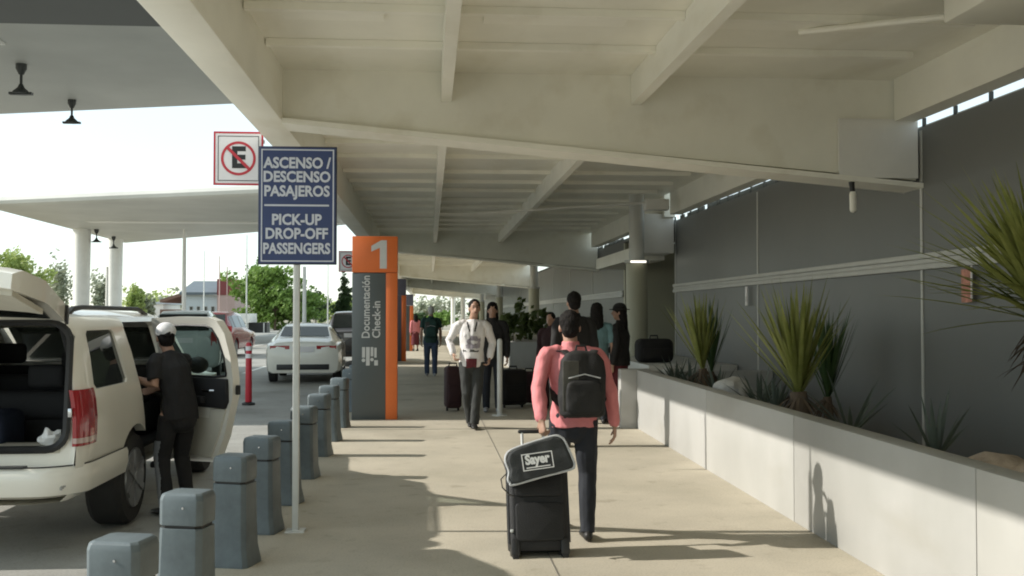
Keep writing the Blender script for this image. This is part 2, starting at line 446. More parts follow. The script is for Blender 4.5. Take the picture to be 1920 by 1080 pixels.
MB().box(-26.2, -1.9, 17.0, 22.4, S - .06, S - .004).build('shade_band', M['slab_dark'], s1)  # shaded near part of the underside, its darkness put into the colour
MB().box(-11.5, -9.6, 23.6, 24.3, S - .05, S - .003).build('light_panel', M['white_paint'], s1)
c1 = at(152, 590, 77); c2 = at(228, 590, 89)
s2 = slab('road_canopy', 'farther flat road canopy standing on two round white columns', [(-25.7, 61.3), (-1.3, 51), (-1.3, 68), (-26.3, 92)], [(c1[0], 77, .62, .50), (c2[0], 87, .62, .52)])
MB().box(-22.5, -6, 70, 71.2, S - .05, S - .003).build('light_panel', M['white_paint'], s2)

def pendant(u, v, Y, label, k=1.):
    X, Z = at(u, v, Y)
    t = thing('pendant_lamp', label, 'lamp', (X, Y, S), 0, 'dark lamps hanging under the road canopies')
    MB().tube([(0, 0, 0), (0, 0, -.12 * k), (0, 0, -.26 * k)], [.13 * k, .13 * k, .06 * k], 14).build('mount', M['lamp_metal'], t)
    MB().tube([(0, 0, -.26 * k), (0, 0, -.55 * k)], .035 * k, 10).build('stem', M['lamp_metal'], t)
    m = MB().tube([(0, 0, -.50 * k), (0, 0, -.58 * k), (0, 0, -.68 * k), (0, 0, -.74 * k)], [.05 * k, .08 * k, .19 * k, .20 * k], 18)
    m.box(-.27 * k, .27 * k, -.07 * k, .07 * k, -.76 * k, -.70 * k)
    m.build('lamp_head', M['lamp_metal'], t)
    return t
pendant(40, 120, 26.3, 'dark hanging lamp left of the other under the nearer grey road canopy')
pendant(135, 188, 30.6, 'dark hanging lamp at the far edge of the nearer grey road canopy', .9)
pendant(181, 440, 77, 'tiny dark lamp hanging between the two columns of the far canopy', 1.25)
pendant(213, 452, 84, 'tiny dark lamp hanging close beside the right column of the far canopy', 1.25)

# ================================================================== TERMINAL WALL
XW = 4.9
def term_wall(label, y0, y1, strips, group):
    t = thing('terminal_wall', label, 'wall', (XW, y0, 0), 0, group)
    L = y1 - y0
    MB().box(0, .3, 0, L, 0, 3.47).build('panel', M['wall'], t)
    for y in strips:
        MB().box(-.012, -.0005, y - y0 - .022, y - y0 + .022, .3, 3.44).build('joint_strip', M['wall_trim'], t)
    m = MB().box(-.045, -.0135, .0, L, 2.045, 2.10).box(-.03, -.0135, .0, L, 2.103, 2.15).box(-.045, -.0135, .0, L, 2.153, 2.205)
    m.build('rail_band', M['wall_trim'], t, bevel=.004)
    MB().box(.02, .05, 0, L, 3.475, 3.49).build('coping', M['wall_trim'], t)
    m = MB()
    y = .25
    while y < L:
        m.box(.0, .03, y, y + .03, 3.47, 3.56); y += .62
    m.build('bracket', M['lamp_metal'], t)
    rnd = random.Random(9); m = MB(); y = 10.3 - y0 if y0 < 0 else .1
    while y < L - .5:
        w_ = rnd.uniform(.25, .9); m.box(.004, .032, y, min(y + w_, L), 3.472, 3.56 + rnd.uniform(-.02, .0)); y += w_ + rnd.choice((.03, .05, .1, .28))
    m.build('flashing', M['slab_dark'], t)
    return t
term_wall('tall dark grey panelled wall with pale strips behind the planting', -12, 20.5, (-.4, 4.8, 10.0, 15.2, 20.4), 'grey terminal walls')
term_wall('distant stretch of grey terminal wall beyond the dark entrance', 26, 100, (31, 36, 41, 46, 51, 56), 'grey terminal walls')
en = thing('terminal_entrance', 'dark recessed entrance between the two grey terminal walls', 'entrance', (XW, 20.5, 0))
MB().box(2.6, 2.8, .3, 5.4, 0, 3.4).build('door_glass', M['dark_glass'], en)
m = MB()
for y in (.35, 1.5, 2.7, 3.9, 5.2): m.box(2.5, 2.598, y, y + .09, 0, 3.2)
m.build('door_frame', M['wall_trim'], en)
MB().box(.31, 2.598, .005, .28, 0, 3.4).build('side_wall', M['wall'], en)
MB().box(0.0, 2.598, 5.3, 5.49, 0, 3.4).build('side_wall', M['column'], en)
MB().box(0.0, 2.598, .0, 5.5, 3.42, 3.5).build('ceiling', M['wall'], en)

# cylinder lamp under the beam, tags on the wall
X, Z = at(1597, 345, 9.9)
t = thing('hanging_lamp', 'small white tube lamp on a black holder below the cross beam', 'lamp', (X, 9.9, Z + .02))
MB().tube([(0, 0, 0), (0, 0, -.02), (.01, 0, -.12)], [.03, .028, .022], 10).build('holder', M['black'], t)
MB().tube([(.01, 0, -.118), (.012, 0, -.27)], [.034, .034], 12, cap='round').build('tube', M['lamp_white'], t)
X, Z = at(1392, 550, 15.9)
t = thing('wall_tag', 'small narrow white tag hanging from the wall rail', 'tag', (XW - .05, 15.6, 2.04))
MB().box(-.012, 0, -.05, .05, -.30, -.01).build('card', M['sign_face'], t)
MB().box(-.016, -.0125, -.03, .03, -.24, -.16).build('print', M['totem_text'], t)
t = thing('notice_card', 'crumpled white and orange notice hanging from the rail beside the large yucca', 'notice', (XW - .05, 9.05, 2.04))
m = MB(); m.loft([[V((-.004 - .03 * math.sin(3 * a), -.09 + .18 * a / 1., -.03 - z * .3)) for a in (0, .25, .5, .75, 1)] for z in (0, .4, 1)], cap=False, closed=False)
m.build('card', M['tag_red'], t)
MB().box(-.012, -.002, -.1, -.08, -.3, 0).build('edge', M['sign_face'], t)

# ================================================================== PLANTER
def PX(y): return 2.80 + .0162 * (y - 7.1)
pl = thing('planter', 'long pale concrete planter wall along the walkway, partly in shade', 'planter', (0, 0, 0))
HT = .82
def pwall(y0, y1, dx=0, th=.16, h=HT):
    return MB().prism([(PX(y0) + dx, y0), (PX(y1) + dx, y1), (PX(y1) + dx + th, y1), (PX(y0) + dx + th, y0)], lambda p, t: (p[0], p[1], t), 0, h)
ys = [-6, -1.5, 2.6, 5.1, 7.88, 10.6, 14.5]
for a, b in zip(ys, ys[1:]):
    g_ = .006 if 7.8 in (round(a, 1), round(b, 1)) or 7.9 in (round(a, 1), round(b, 1)) else .0025
    pwall(a + g_, b - g_).build('panel', M['planter' if ys.index(a) % 2 else 'planter_b'], pl, bevel=.004)
pwall(-6, 14.5, .02, .10, HT - .03).build('backing', M['joint'], pl)
MB().box(PX(14.5) - .23, PX(14.5) + .2, 14.51, 14.72, 0, HT + .01).build('end_block', M['planter'], pl, bevel=.01)
MB().box(PX(14.5) + .202, XW - .02, 14.51, 14.66, 0, HT - .02).build('end_wall', M['planter'], pl)
MB().prism([(3.10, .2), (3.10, .66), (XW - .02, .30), (XW - .02, .2)], lambda p, t: (p[0], t, p[1]), -6, 14.508).build('soil_bed', M['soil'], pl)
def soil(x): return .66 - .2 * (x - 3.1)
dk = thing('ledge', 'low grey concrete ledge at the dark entrance carrying a black bag', 'ledge', (0, 0, 0))
MB().box(3.45, XW - .02, 16.2, 20.3, 0, .80).build('block', M['wall_trim'], dk, bevel=.01)
p2 = thing('planter', 'distant pale planter wall under the green shrubs', 'planter', (0, 0, 0))
MB().box(2.4, XW - .05, 31, 44, 0, .78).build('box', M['planter'], p2, bevel=.02)
MB().box(2.6, XW - .2, 31.2, 43.8, .781, .80).build('soil_bed', M['soil'], p2)

def blade(bm, base, d, L, wd, droop, seg=5, fold=.3):
    d = V(d).normalized(); up = V((0, 0, 1)); side = d.cross(up)
    if side.length < .05: side = V((random.uniform(-1, 1), random.uniform(-1, 1), 0))
    side.normalize(); nrm = side.cross(d)
    prev = None
    for i in range(seg + 1):
        t = i / seg
        p = V(base) + d * (L * t) - up * (droop * L * t * t)
        wv = wd * (1 - t ** 2.2) * (.65 + .7 * min(t * 3, 1) * .5) + .0006
        cur = [bm.verts.new(p - side * wv + nrm * wv * fold), bm.verts.new(p), bm.verts.new(p + side * wv + nrm * wv * fold)]
        if prev:
            bm.faces.new((prev[0], prev[1], cur[1], cur[0])); bm.faces.new((prev[1], prev[2], cur[2], cur[1]))
        prev = cur

def yucca(label, loc, n, L, zmin, trunk, tr=.07, wd=.016, seed=1, jit=.1, m='yucca', group='spiky yuccas in the planter', bias=(0, 0)):
    random.seed(seed)
    t = thing('yucca', label, 'yucca', loc, 0, group)
    mb = MB()
    for i in range(n):
        a = random.uniform(0, 2 * math.pi); e = random.betavariate(2.0, 1.6) * (90 - zmin) + zmin
        e = R(e)
        d = V((math.cos(a) * math.cos(e) + bias[0], math.sin(a) * math.cos(e) + bias[1], math.sin(e)))
        h = trunk + random.uniform(-.02, jit)
        b = V((d.x * .03, d.y * .03, h))
        blade(mb.bm, b, d, L * random.uniform(.72, 1.08), wd * random.uniform(.8, 1.2), random.uniform(.0, .16) * (1.2 - math.sin(e)))
    mb.build('leaves', M[m], t, smooth=60, fix=False)
    MB().tube([(0, 0, -.1), (.01, 0, trunk * .5), (0, .01, trunk + .03)], [tr * 1.25, tr, tr * .9], 12).build('trunk', M['bark'], t)
    mb = MB()
    for i in range(26):                                 # dry hanging leaves round the stem
        a = random.uniform(0, 2 * math.pi)
        blade(mb.bm, (math.cos(a) * tr * .8, math.sin(a) * tr * .8, trunk * random.uniform(.75, 1.05)), (math.cos(a), math.sin(a), random.uniform(-1.6, -.2)), min(.26, max(.14, trunk * .8)), wd * .7, .25)
    mb.build('dry_leaves', M['bark'], t, smooth=60, fix=False)
    return t
X, Z = at(1318, 715, 13); yucca('small upright green yucca nearest the dark entrance', (X, 13, soil(X)), 85, .92, 58, .30, .06, .021, 3, bias=(-.08, 0))
X, Z = at(1498, 785, 9.2); yucca('wide green yucca on a short brown stem in the middle of the planter', (X, 9.2, soil(X)), 105, .98, 44, .26, .085, .023, 11, bias=(-.05, 0))
X, Z = at(1535, 775, 10.9); yucca('added dark yucca standing in for a shadow behind the wide green one', (X + .1, 10.9, soil(X + .1)), 60, .95, 60, .26, .05, .020, 14, m='leaf_dark')  # added plant, dark leaves stand in for a shadow on the wall
X, Z = at(1334, 710, 13.7); yucca('added dark narrow yucca standing in for a shadow behind the small upright one', (X, 13.7, soil(X)), 40, .90, 66, .28, .045, .018, 15, m='leaf_dark')  # likewise added, a dark plant in place of a wall shadow
yucca('large tall yucca leaning in over the wall at the near end of the planter', (4.02, 6.5, soil(4.02)), 230, 1.02, -2, 1.08, .08, .026, 5, .2)

def agave(u, v, Y, label, n, L, seed):
    random.seed(seed)
    X, Z = at(u, v, Y)
    t = thing('agave', label, 'agave', (X, Y, soil(X) + .05), 0, 'small grey green agaves in the planter')
    mb = MB()
    for i in range(n):
        a = i * 2.4 + random.uniform(-.3, .3); e = R(random.uniform(35, 82))
        blade(mb.bm, (math.cos(a) * .03, math.sin(a) * .03, -.02), (math.cos(a) * math.cos(e), math.sin(a) * math.cos(e), math.sin(e)), L * random.uniform(.7, 1.1), .022, .05, 5, .5)
    mb.build('leaves', M['agave'], t, smooth=60, fix=False)
    MB().tube([(0, 0, -.05), (0, 0, .03)], [.05, .03], 8).build('stem', M['bark'], t)
agave(1595, 815, 8.4, 'grey green agave just right of the wide yucca', 9, .58, 21)
agave(1755, 858, 7.0, 'grey green agave at the foot of the pale wall strip', 9, .50, 22)
agave(1425, 770, 10.6, 'agave between the white rock and the wide yucca', 18, .48, 23)
agave(1345, 745, 12.2, 'agave in front of the upright yucca', 16, .42, 24)
agave(1268, 700, 14.2, 'agave left of the upright yucca near the planter end', 18, .46, 25)
agave(1295, 715, 13.4, 'agave pressed against the stem of the upright yucca', 16, .42, 26)
agave(1455, 785, 9.9, 'low agave against the left side of the wide yucca', 16, .40, 27)

def rock(name, label, loc, r, m, seed, group=None):
    mb = MB(); mb.ell((0, 0, 0), r, 22, 14)
    me = mb.mesh()
    for v in me.vertices:
        k = noise.noise(V(v.co) * 5 + V((seed, 0, 0))) * .35 + noise.noise(V(v.co) * 14 + V((0, seed, 0))) * .12
        v.co = v.co * (1 + k)
    o = link_mesh(name, me, M[m], None, loc, (0, 0, seed), 25)
    return tag(o, label, 'rock', group)
X, Z = at(1378, 752, 11.2); rock('rock', 'pale whitish rock lying in the planter', (X, 11.2, .78), (.24, .2, .16), 'rock_white', 1, 'rocks in the planter')
X, Z = at(1868, 900, 5.9); rock('rock', 'rough brown rock at the near end of the planter', (X, 5.9, .66), (.19, .17, .13), 'rock', 3, 'rocks in the planter')
X, Z = at(1925, 915, 5.8); rock('rock', 'brown rock cut by the picture edge beside the rough one', (X + .03, 5.75, .66), (.16, .18, .12), 'rock', 8, 'rocks in the planter')
X, Z = at(1250, 692, 14.6); rock('rock', 'tiny white rock at the far corner of the planter', (X, 14.55, .76), (.10, .09, .11), 'rock_white', 5, 'rocks in the planter')

# shrubs in the distant planter
def bush(name, label, cat, loc, r, n, size, m, seed, group=None, trunk=None, clumps=None, tm='bark'):
    random.seed(seed)
    t = thing(name, label, cat, loc, 0, group)
    mb = MB()
    cl = clumps or [((0, 0, r[2]), r)]
    tot = sum(c[1][0] * c[1][1] * c[1][2] for c in cl)
    for c, rr in cl:
        subs = [(V((random.gauss(0, .5) * rr[0], random.gauss(0, .5) * rr[1], random.gauss(0, .5) * rr[2])), random.uniform(.25, .5)) for _ in range(14)]
        for i in range(int(n * rr[0] * rr[1] * rr[2] / tot)):
            o, k = random.choice(subs)
            while True:
                q = V((random.uniform(-1, 1), random.uniform(-1, 1), random.uniform(-1, 1)))
                if .25 < q.length < 1: break
            p = V(c) + o + V((q.x * rr[0], q.y * rr[1], q.z * rr[2])) * k
            d = V((random.gauss(0, 1), random.gauss(0, 1), random.gauss(0, 1))).normalized(); e = d.orthogonal().normalized() ; f = d.cross(e)
            s = size * random.uniform(.6, 1.3)
            mb.quad(p - e * s, p - f * s * .5, p + e * s, p + f * s * .5)
    mb.build('crown', M[m], t, smooth=None, fix=False)
    h = trunk or .3
    top = max(c[0][2] for c in cl)
    m2 = MB().tube([(0, 0, -.2), (.02 * h, 0, h * .5), (0, 0, h), (.05 * h, 0, top)], [.06 * h, .045 * h, .035 * h, .012 * h], 8)
    for c, rr in cl:
        m2.tube([(0, 0, h * .8), V(c) * .5 + V((0, 0, h * .4)), V(c)], [.03 * h, .02 * h, .008 * h], 6)
    m2.build('trunk', M[tm], t)
    return t
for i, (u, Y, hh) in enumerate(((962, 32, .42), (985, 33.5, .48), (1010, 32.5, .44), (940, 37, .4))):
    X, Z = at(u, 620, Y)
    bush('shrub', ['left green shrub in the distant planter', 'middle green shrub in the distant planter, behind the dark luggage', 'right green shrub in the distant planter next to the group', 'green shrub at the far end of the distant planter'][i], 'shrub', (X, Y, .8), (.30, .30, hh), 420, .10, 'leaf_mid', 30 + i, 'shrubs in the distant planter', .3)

# ================================================================== BOLLARDS
def bollard_ring(hw, hd, ch, z): return [V((x, y, z)) for x, y in ((-hw + ch, -hd), (hw - ch, -hd), (hw, -hd + ch), (hw, hd - ch), (hw - ch, hd), (-hw + ch, hd), (-hw, hd - ch), (-hw, -hd + ch))]
def mk_bollard():
    t = thing('bollard', 'x', 'bollard', (0, 0, 0), R(-13), 'grey bollards along the kerb')
    a, d, c = .118, .105, .026
    MB().loft([bollard_ring(a * 1.22, d * 1.22, c, 0), bollard_ring(a * 1.20, d * 1.2, c, .03), bollard_ring(a * 1.06, d * 1.06, c, .12), bollard_ring(a, d, c, .30), bollard_ring(a * .96, d * .96, c, .525)]).build('shaft', M['bollard'], t, bevel=.003, smooth=15)
    MB().loft([bollard_ring(a * .88, d * .88, c, .525), bollard_ring(a * .88, d * .88, c, .54)]).build('groove', M['black'], t)
    MB().loft([bollard_ring(a * .97, d * .97, c, .54), bollard_ring(a * .98, d * .98, c, .665), bollard_ring(a * .93, d * .93, c, .69), bollard_ring(a * .80, d * .80, c * .8, .70)]).build('cap', M['bollard_cap'], t, bevel=.004, smooth=15)
    MB().tube([(.02, d * -.975 - .002, .63), (.02, d * -.975 - .006, .63)], .006, 8).build('screw', M['chrome'], t)
    return t
B0 = mk_bollard()
BY = [4.35, 5.45, 6.85, 7.85, 9.0, 10.4, 12.0, 13.4, 15.0, 17.4, 18.9, 20.4, 21.9]
BX = [-1.235, -1.235, -1.25, -1.235, -1.225, -1.23, -1.25, -1.26, -1.28, -1.3, -1.3, -1.3, -1.3]
names = ['nearest grey bollard, cut off by the bottom of the picture', 'second grey bollard from the front, in front of the rear door of the cream car', 'third grey bollard from the front, left of the sign post',
         'fourth grey bollard from the front, before the one touching the sign post', 'fifth grey bollard from the front, half hidden by the sign post', 'sixth grey bollard from the front, just past the sign post',
         'seventh grey bollard from the front, third before the orange totem group', 'eighth grey bollard from the front, second before the orange totem', 'ninth grey bollard from the front, beside the grey foot of the orange totem',
         'tenth grey bollard from the front, first one behind the totem', 'eleventh grey bollard from the front, behind the totem', 'twelfth grey bollard from the front, behind the totem', 'last grey bollard in the row, far behind the totem']
for i, (x, y) in enumerate(zip(BX, BY)):
    o = B0 if i == 0 else copy_tree(B0)
    o.location = (x, y, 0); o['label'] = names[i]; q = random.Random(i); o.rotation_euler = (R(q.uniform(-.7, .7)), R(q.uniform(-.9, .9)), R(-13 + q.uniform(-2.5, 2.5)))

# ================================================================== BLUE SIGN
x0, z1 = at(486, 275, 7.83); x1, z0 = at(632, 497, 7.83); xp, _ = at(556, 600, 7.83)
sg = thing('traffic_sign', 'blue passenger pick-up sign on a square white post', 'sign', (xp, 7.83, 0))
sw, sh, cz, cx = x1 - x0, z1 - z0, (z0 + z1) / 2, (x0 + x1) / 2 - xp
MB().box(-.023, .023, -.023, .023, 0, z1 - .05).build('post', M['galv'], sg, bevel=.004)
MB().box(-.07, .07, -.07, .07, 0, .012).build('base_plate', M['galv'], sg)
MB().box(cx - sw / 2, cx + sw / 2, -.034, -.024, z0, z1).build('panel', M['sign_back'], sg, bevel=.004)
MB().box(cx - sw / 2 + .012, cx + sw / 2 - .012, -.037, -.0345, z0 + .012, z1 - .012).build('face', M['sign_blue'], sg)
m = MB(); b_ = .022; e = .009
m.box(cx - sw / 2 + b_, cx + sw / 2 - b_, -.0395, -.0374, z1 - b_ - e, z1 - b_).box(cx - sw / 2 + b_, cx + sw / 2 - b_, -.0395, -.0374, z0 + b_, z0 + b_ + e)
m.box(cx - sw / 2 + b_, cx - sw / 2 + b_ + e, -.0394, -.0374, z0 + b_ + e, z1 - b_ - e).box(cx + sw / 2 - b_ - e, cx + sw / 2 - b_, -.0394, -.0374, z0 + b_ + e, z1 - b_ - e)
m.box(cx - sw * .42, cx + sw * .40, -.0394, -.0374, z1 - sh * .507, z1 - sh * .492)
m.build('border', M['sign_white'], sg)
for body, fy, wd in (('ASCENSO /', .145, .86), ('DESCENSO', .262, .85), ('PASAJEROS', .383, .83), ('PICK-UP', .624, .63), ('DROP-OFF', .742, .79), ('PASSENGERS', .868, .85)):
    text('lettering', body, sh * .125, M['sign_white'], sg, (cx - .004, -.0385, z1 - sh * fy), bold=.0035, width=sw * wd)

# no-parking signs hanging outside the canopy edge
def no_parking(u, v, Y, px, label):
    X, Z = at(u, v, Y)
    t = thing('no_parking_sign', label, 'sign', (X, Y, Z), 0, 'no parking signs hung from the canopy edge')
    h = .255
    MB().box(-h, h, 0, .012, -h * 1.1, h * 1.1).build('panel', M['sign_face'], t)
    m = MB(); e = .014
    def frame(a, b, e, y0, y1):
        m.box(-a, a, y0, y1, b - e, b).box(-a, a, y0, y1, -b, -b + e).box(-a, -a + e, y0 + .0003, y1, -b + e, b - e).box(a - e, a, y0 + .0003, y1, -b + e, b - e)
    frame(h, h * 1.1, e * 1.4, -.003, -.0003)
    m.build('border', M['red'], t)
    m = MB(); frame(h - .045, h * 1.1 - .045, .007, -.003, -.0003); m.build('inner_border', M['black'], t)
    m = MB(); n = 40; r1, r0 = .178, .152
    def ring(r, y): return [V((math.cos(i * 2 * math.pi / n) * r, y, math.sin(i * 2 * math.pi / n) * r)) for i in range(n)]
    m.loft([ring(r1, -.0005), ring(r1, -.004), ring(r0, -.004), ring(r0, -.0005)], cap=False)
    q = Matrix.Rotation(R(45), 4, 'Y')
    m.box(-.158, .158, -.0075, -.0052, -.016, .016, q)
    m.build('prohibition_ring', M['red'], t)
    text('lettering', 'E', .30, M['black'], t, (0, -.0025, 0), bold=.012)
    MB().box(-.1, -1.723 - X, .0125, .03, .16, .20).build('bracket', M['galv'], t)
    return t
no_parking(447, 297, 11, 90, 'large white and red no parking sign beside the blue sign')
no_parking(653, 490, 28, 36, 'small distant no parking sign next to the top of the orange totem')

# ================================================================== TOTEM
def totem(label, loc, W, Hh, colm, rich=True):
    t = thing('totem_sign', label, 'totem sign', loc, 0, 'tall information totems along the kerb')
    w0 = W * .745
    MB().box(-W / 2, -W / 2 + w0 - .001, 0, .22, 0.0, Hh * .80).build('panel', M[colm], t, bevel=.006)
    MB().box(-W / 2 + w0, W / 2, -.01, .23, 0, Hh * .80).build('stripe', M['orange'], t, bevel=.006)
    MB().box(-W / 2, W / 2, -.01, .23, Hh * .802, Hh).build('header', M['orange' if rich else 'totem_blue'], t, bevel=.006)
    if rich:
        hn = Hh * .155; zn = Hh * .823
        MB().prism([(0, 0), (.105, 0), (.105, hn), (.02, hn), (-.13, hn * .80), (-.13, hn * .60), (0, hn * .735)], lambda p, q: (W * .11 + p[0], q, zn + p[1]), -.0135, -.0103).build('numeral', M['totem_text'], t)
        text('lettering', 'Documentación', .17, M['totem_text'], t, (-W * .13 - .04, -.003, Hh * .615), rot=(R(90), R(-90), 0), bold=.003, width=.95)
        text('lettering', 'Check-in', .17, M['totem_text'], t, (-W * .13 + .12, -.003, Hh * .545), rot=(R(90), R(-90), 0), bold=.003, width=.56)
        m = MB(); zc = Hh * .345; xc = -W * .13 + .02
        m.box(xc - .12, xc - .075, -.004, -.0003, zc - .02, zc + .14).box(xc - .06, xc - .005, -.004, -.0003, zc - .14, zc + .14).box(xc + .01, xc + .05, -.004, -.0003, zc - .0, zc + .14)
        m.box(xc + .065, xc + .12, -.004, -.0003, zc - .14, zc - .06).box(xc + .065, xc + .10, -.004, -.0003, zc - .02, zc + .13)
        m.tube([(xc - .098, -.0003, zc - .06), (xc - .098, -.004, zc - .06)], .028, 14)
        m.tube([(xc + .03, -.0003, zc - .05), (xc + .03, -.004, zc - .05)], .026, 14)
        m.build('pictogram', M['totem_text'], t)
    return t
X0, _ = at(660, 600, 16.0); X1, _ = at(745, 600, 16.0); _, ZT = at(700, 443, 16.0)
totem('tall grey and orange totem with numeral one', ((X0 + X1) / 2, 16.0, 0), X1 - X0, ZT, 'totem')
X, Z = at(750, 523, 36); totem('distant violet grey totem just behind the numeral one totem', (X - .1, 36, 0), .62, Z, 'totem_blue', False)
X, Z = at(764, 552, 46); totem('farthest slim totem with an orange stripe', (X - .05, 46, 0), .62, Z, 'totem', False)

# red delineator, steel barrier post
X, _ = at(466, 748, 19.5)
t = thing('delineator_post', 'slim red flexible road post with white bands', 'post', (X, 19.5, ROAD))
MB().tube([(0, 0, 0), (0, 0, .04), (0, 0, .06)], [.12, .12, .06], 14).build('base', M['black'], t)
MB().tube([(0, 0, .05), (0, 0, 1.1)], [.062, .055], 14, cap='round').build('tube', M['red'], t)
for z in (.86, 1.0): MB().tube([(0, 0, z), (0, 0, z + .08)], .061, 14).build('band', M['sign_face'], t)
X, _ = at(937, 765, 16.5)
t = thing('barrier_post', 'slim steel post standing beside the man in white shirt', 'post', (X, 16.5, 0))
MB().tube([(0, 0, 0), (0, 0, .015)], .12, 18).build('base', M['galv'], t)
MB().tube([(0, 0, .012), (0, 0, 1.18)], .042, 14, cap='round').build('tube', M['galv'], t)

# ================================================================== CREAM SUV
SX, SY = -3.33, 7.26
PROF = [(.66, .38), (.84, .40), (.91, .47), (.938, .62), (.945, .82), (.943, 1.0), (.925, 1.12), (.875, 1.36), (.815, 1.575), (.765, 1.645), (.66, 1.688), (.42, 1.722), (0, 1.735)]
def side_x(z):
    for (xa, za), (xb, zb) in zip(PROF, PROF[1:]):
        if za <= z <= zb: return xa + (xb - xa) * (z - za) / (zb - za)
    return PROF[1][0] if z < PROF[0][1] else 0
def suv_loft(stations, inset=0., zmin=None, zmax=None):
    rings = []
    for (y, sxx, k, rk) in stations:
        half = []
        for x, z in PROF:
            x = max(0, x - inset) if x > 0 else 0
            if zmin is not None: z = max(z, zmin)
            if zmax is not None: z = min(z, zmax)
            zz = 1.0 + (z - 1.0) * k if z > 1.0 else z
            half.append((x * sxx, y + rk * max(0, z - 1.05), zz))
        rings.append([V(p) for p in half] + [V((-p[0], p[1], p[2])) for p in half[-2::-1]])
    return MB().loft(rings)
suv = thing('suv_car', 'cream white SUV with its tailgate raised and rear door open at the kerb', 'car', (SX, SY, ROAD))
suv.scale = (1.06, 1.06, 1)
st = [(0, .955, .985, .14), (.05, .985, .995, .14), (.16, 1, 1, .10), (.6, 1, 1, 0), (1.3, 1, 1, 0), (2.5, 1, .985, 0), (2.75, 1, .95, 0), (3.5, .985, .17, 0), (4.2, .96, .10, 0), (4.55, .92, .02, 0), (4.65, .86, -.12, 0)]
body = suv_loft(st).mesh('suv')
cut = []
cut.append(suv_loft([(.10, 1, 1, .12), (2.65, 1, .985, 0), (2.8, 1, .85, 0), (3.15, .97, .30, 0)], .075, .52, 1.66))
def rr(x0, x1, z0, z1, r, n=5):
    p = []
    for cx, cz, a0 in ((x1 - r, z1 - r, 0), (x0 + r, z1 - r, 90), (x0 + r, z0 + r, 180), (x1 - r, z0 + r, 270)):
        for i in range(n + 1):
            a = R(a0 + 90 * i / n); p.append((cx + r * math.cos(a), cz + r * math.sin(a)))
    return p
cut.append(MB().loft([[V((x * 1.0, -.3, z)) for x, z in rr(-.835, .835, .75, 1.60, .13)], [V((x, .35, z)) for x, z in rr(-.835, .835, .75, 1.60, .13)]]))
YZ = lambda p, t: (t, p[0], p[1])
QW = [(.33, 1.135), (1.02, 1.135), (1.06, 1.165), (1.00, 1.52), (.96, 1.545), (.42, 1.545), (.38, 1.52), (.29, 1.17)]
cut.append(MB().prism(QW, YZ, .6, 1.2)); cut.append(MB().prism(QW, YZ, -1.2, -.6))
DOOR = [(p[0] - .42, p[1] - .02 * (p[1] > 1.5)) for p in [(1.80, .98), (1.93, .60), (1.99, .42), (2.68, .42), (2.70, 1.0), (2.70, 1.58), (2.66, 1.62), (1.74, 1.62), (1.70, 1.58), (1.76, 1.15)]]
cut.append(MB().prism(DOOR, YZ, .55, 1.2))
LW = [(1.33, 1.15), (2.20, 1.15), (2.20, 1.54), (1.20, 1.54)]
FW = [(2.40, 1.15), (3.15, 1.15), (2.65, 1.54), (2.40, 1.54)]
cut.append(MB().prism(LW, YZ, -1.2, -.6))
for a, b in ((.6, 1.2), (-1.2, -.6)): cut.append(MB().prism(FW, YZ, a, b))
cut.append(MB().box(-.70, .70, 2.82, 3.43, 1.2, 1.60))
for y in (1.22, 3.82):
    for a, b in ((.55, 1.3), (-1.3, -.55)):
        n = 28; c = MB().loft([[V((a, y + .43 * math.cos(2 * math.pi * i / n), .36 + .43 * math.sin(2 * math.pi * i / n))) for i in range(n)], [V((b, y + .43 * math.cos(2 * math.pi * i / n), .36 + .43 * math.sin(2 * math.pi * i / n))) for i in range(n)]])
        cut.append(c)
bm_ = boolean(body, cut)
bo = link_mesh('body', bm_, M['suv'], suv, smooth=28)
# dark liners so the cabin reads as a cabin
MB().box(-.84, .84, .12, 3.0, .525, .56).build('floor', M['interior'], suv)
m = suv_loft([(.14, 1, 1, .12), (1.26, 1, 1, 0)], .079, .53, 1.65)
lin = boolean(m.mesh(), [suv_loft([(-.3, 1, 1, 0), (2.2, 1, 1, 0)], .10, .6, 1.62), MB().prism(QW, YZ, .6, 1.2), MB().prism(QW, YZ, -1.2, -.6)])
link_mesh('lining', lin, M['interior'], suv, smooth=28)
MB().prism(QW, lambda p, t: (side_x(p[1]) - .022 + t, p[0], p[1]), 0, .006).build('window', M['glass_dark'], suv, smooth=None)
MB().prism(QW, lambda p, t: (-side_x(p[1]) + .016 + t, p[0], p[1]), 0, .006).build('window', M['glass_dark'], suv, smooth=None)
MB().prism(LW, lambda p, t: (-side_x(p[1]) + .016 + t, p[0], p[1]), 0, .006).build('window', M['glass_dark'], suv, smooth=None)
for s_ in (1, -1): MB().prism(FW, lambda p, t: (s_ * (side_x(p[1]) - .022) + t, p[0], p[1]), 0, .006).build('window', M['glass_dark'], suv, smooth=None)
MB().loft([[V((-.70, 3.44, 1.19)), V((.70, 3.44, 1.19)), V((.66, 2.82, 1.605)), V((-.66, 2.82, 1.605))], [V((-.70, 3.445, 1.195)), V((.70, 3.445, 1.195)), V((.66, 2.825, 1.61)), V((-.66, 2.825, 1.61))]]).build('windscreen', M['glass_dark'], suv, smooth=None)
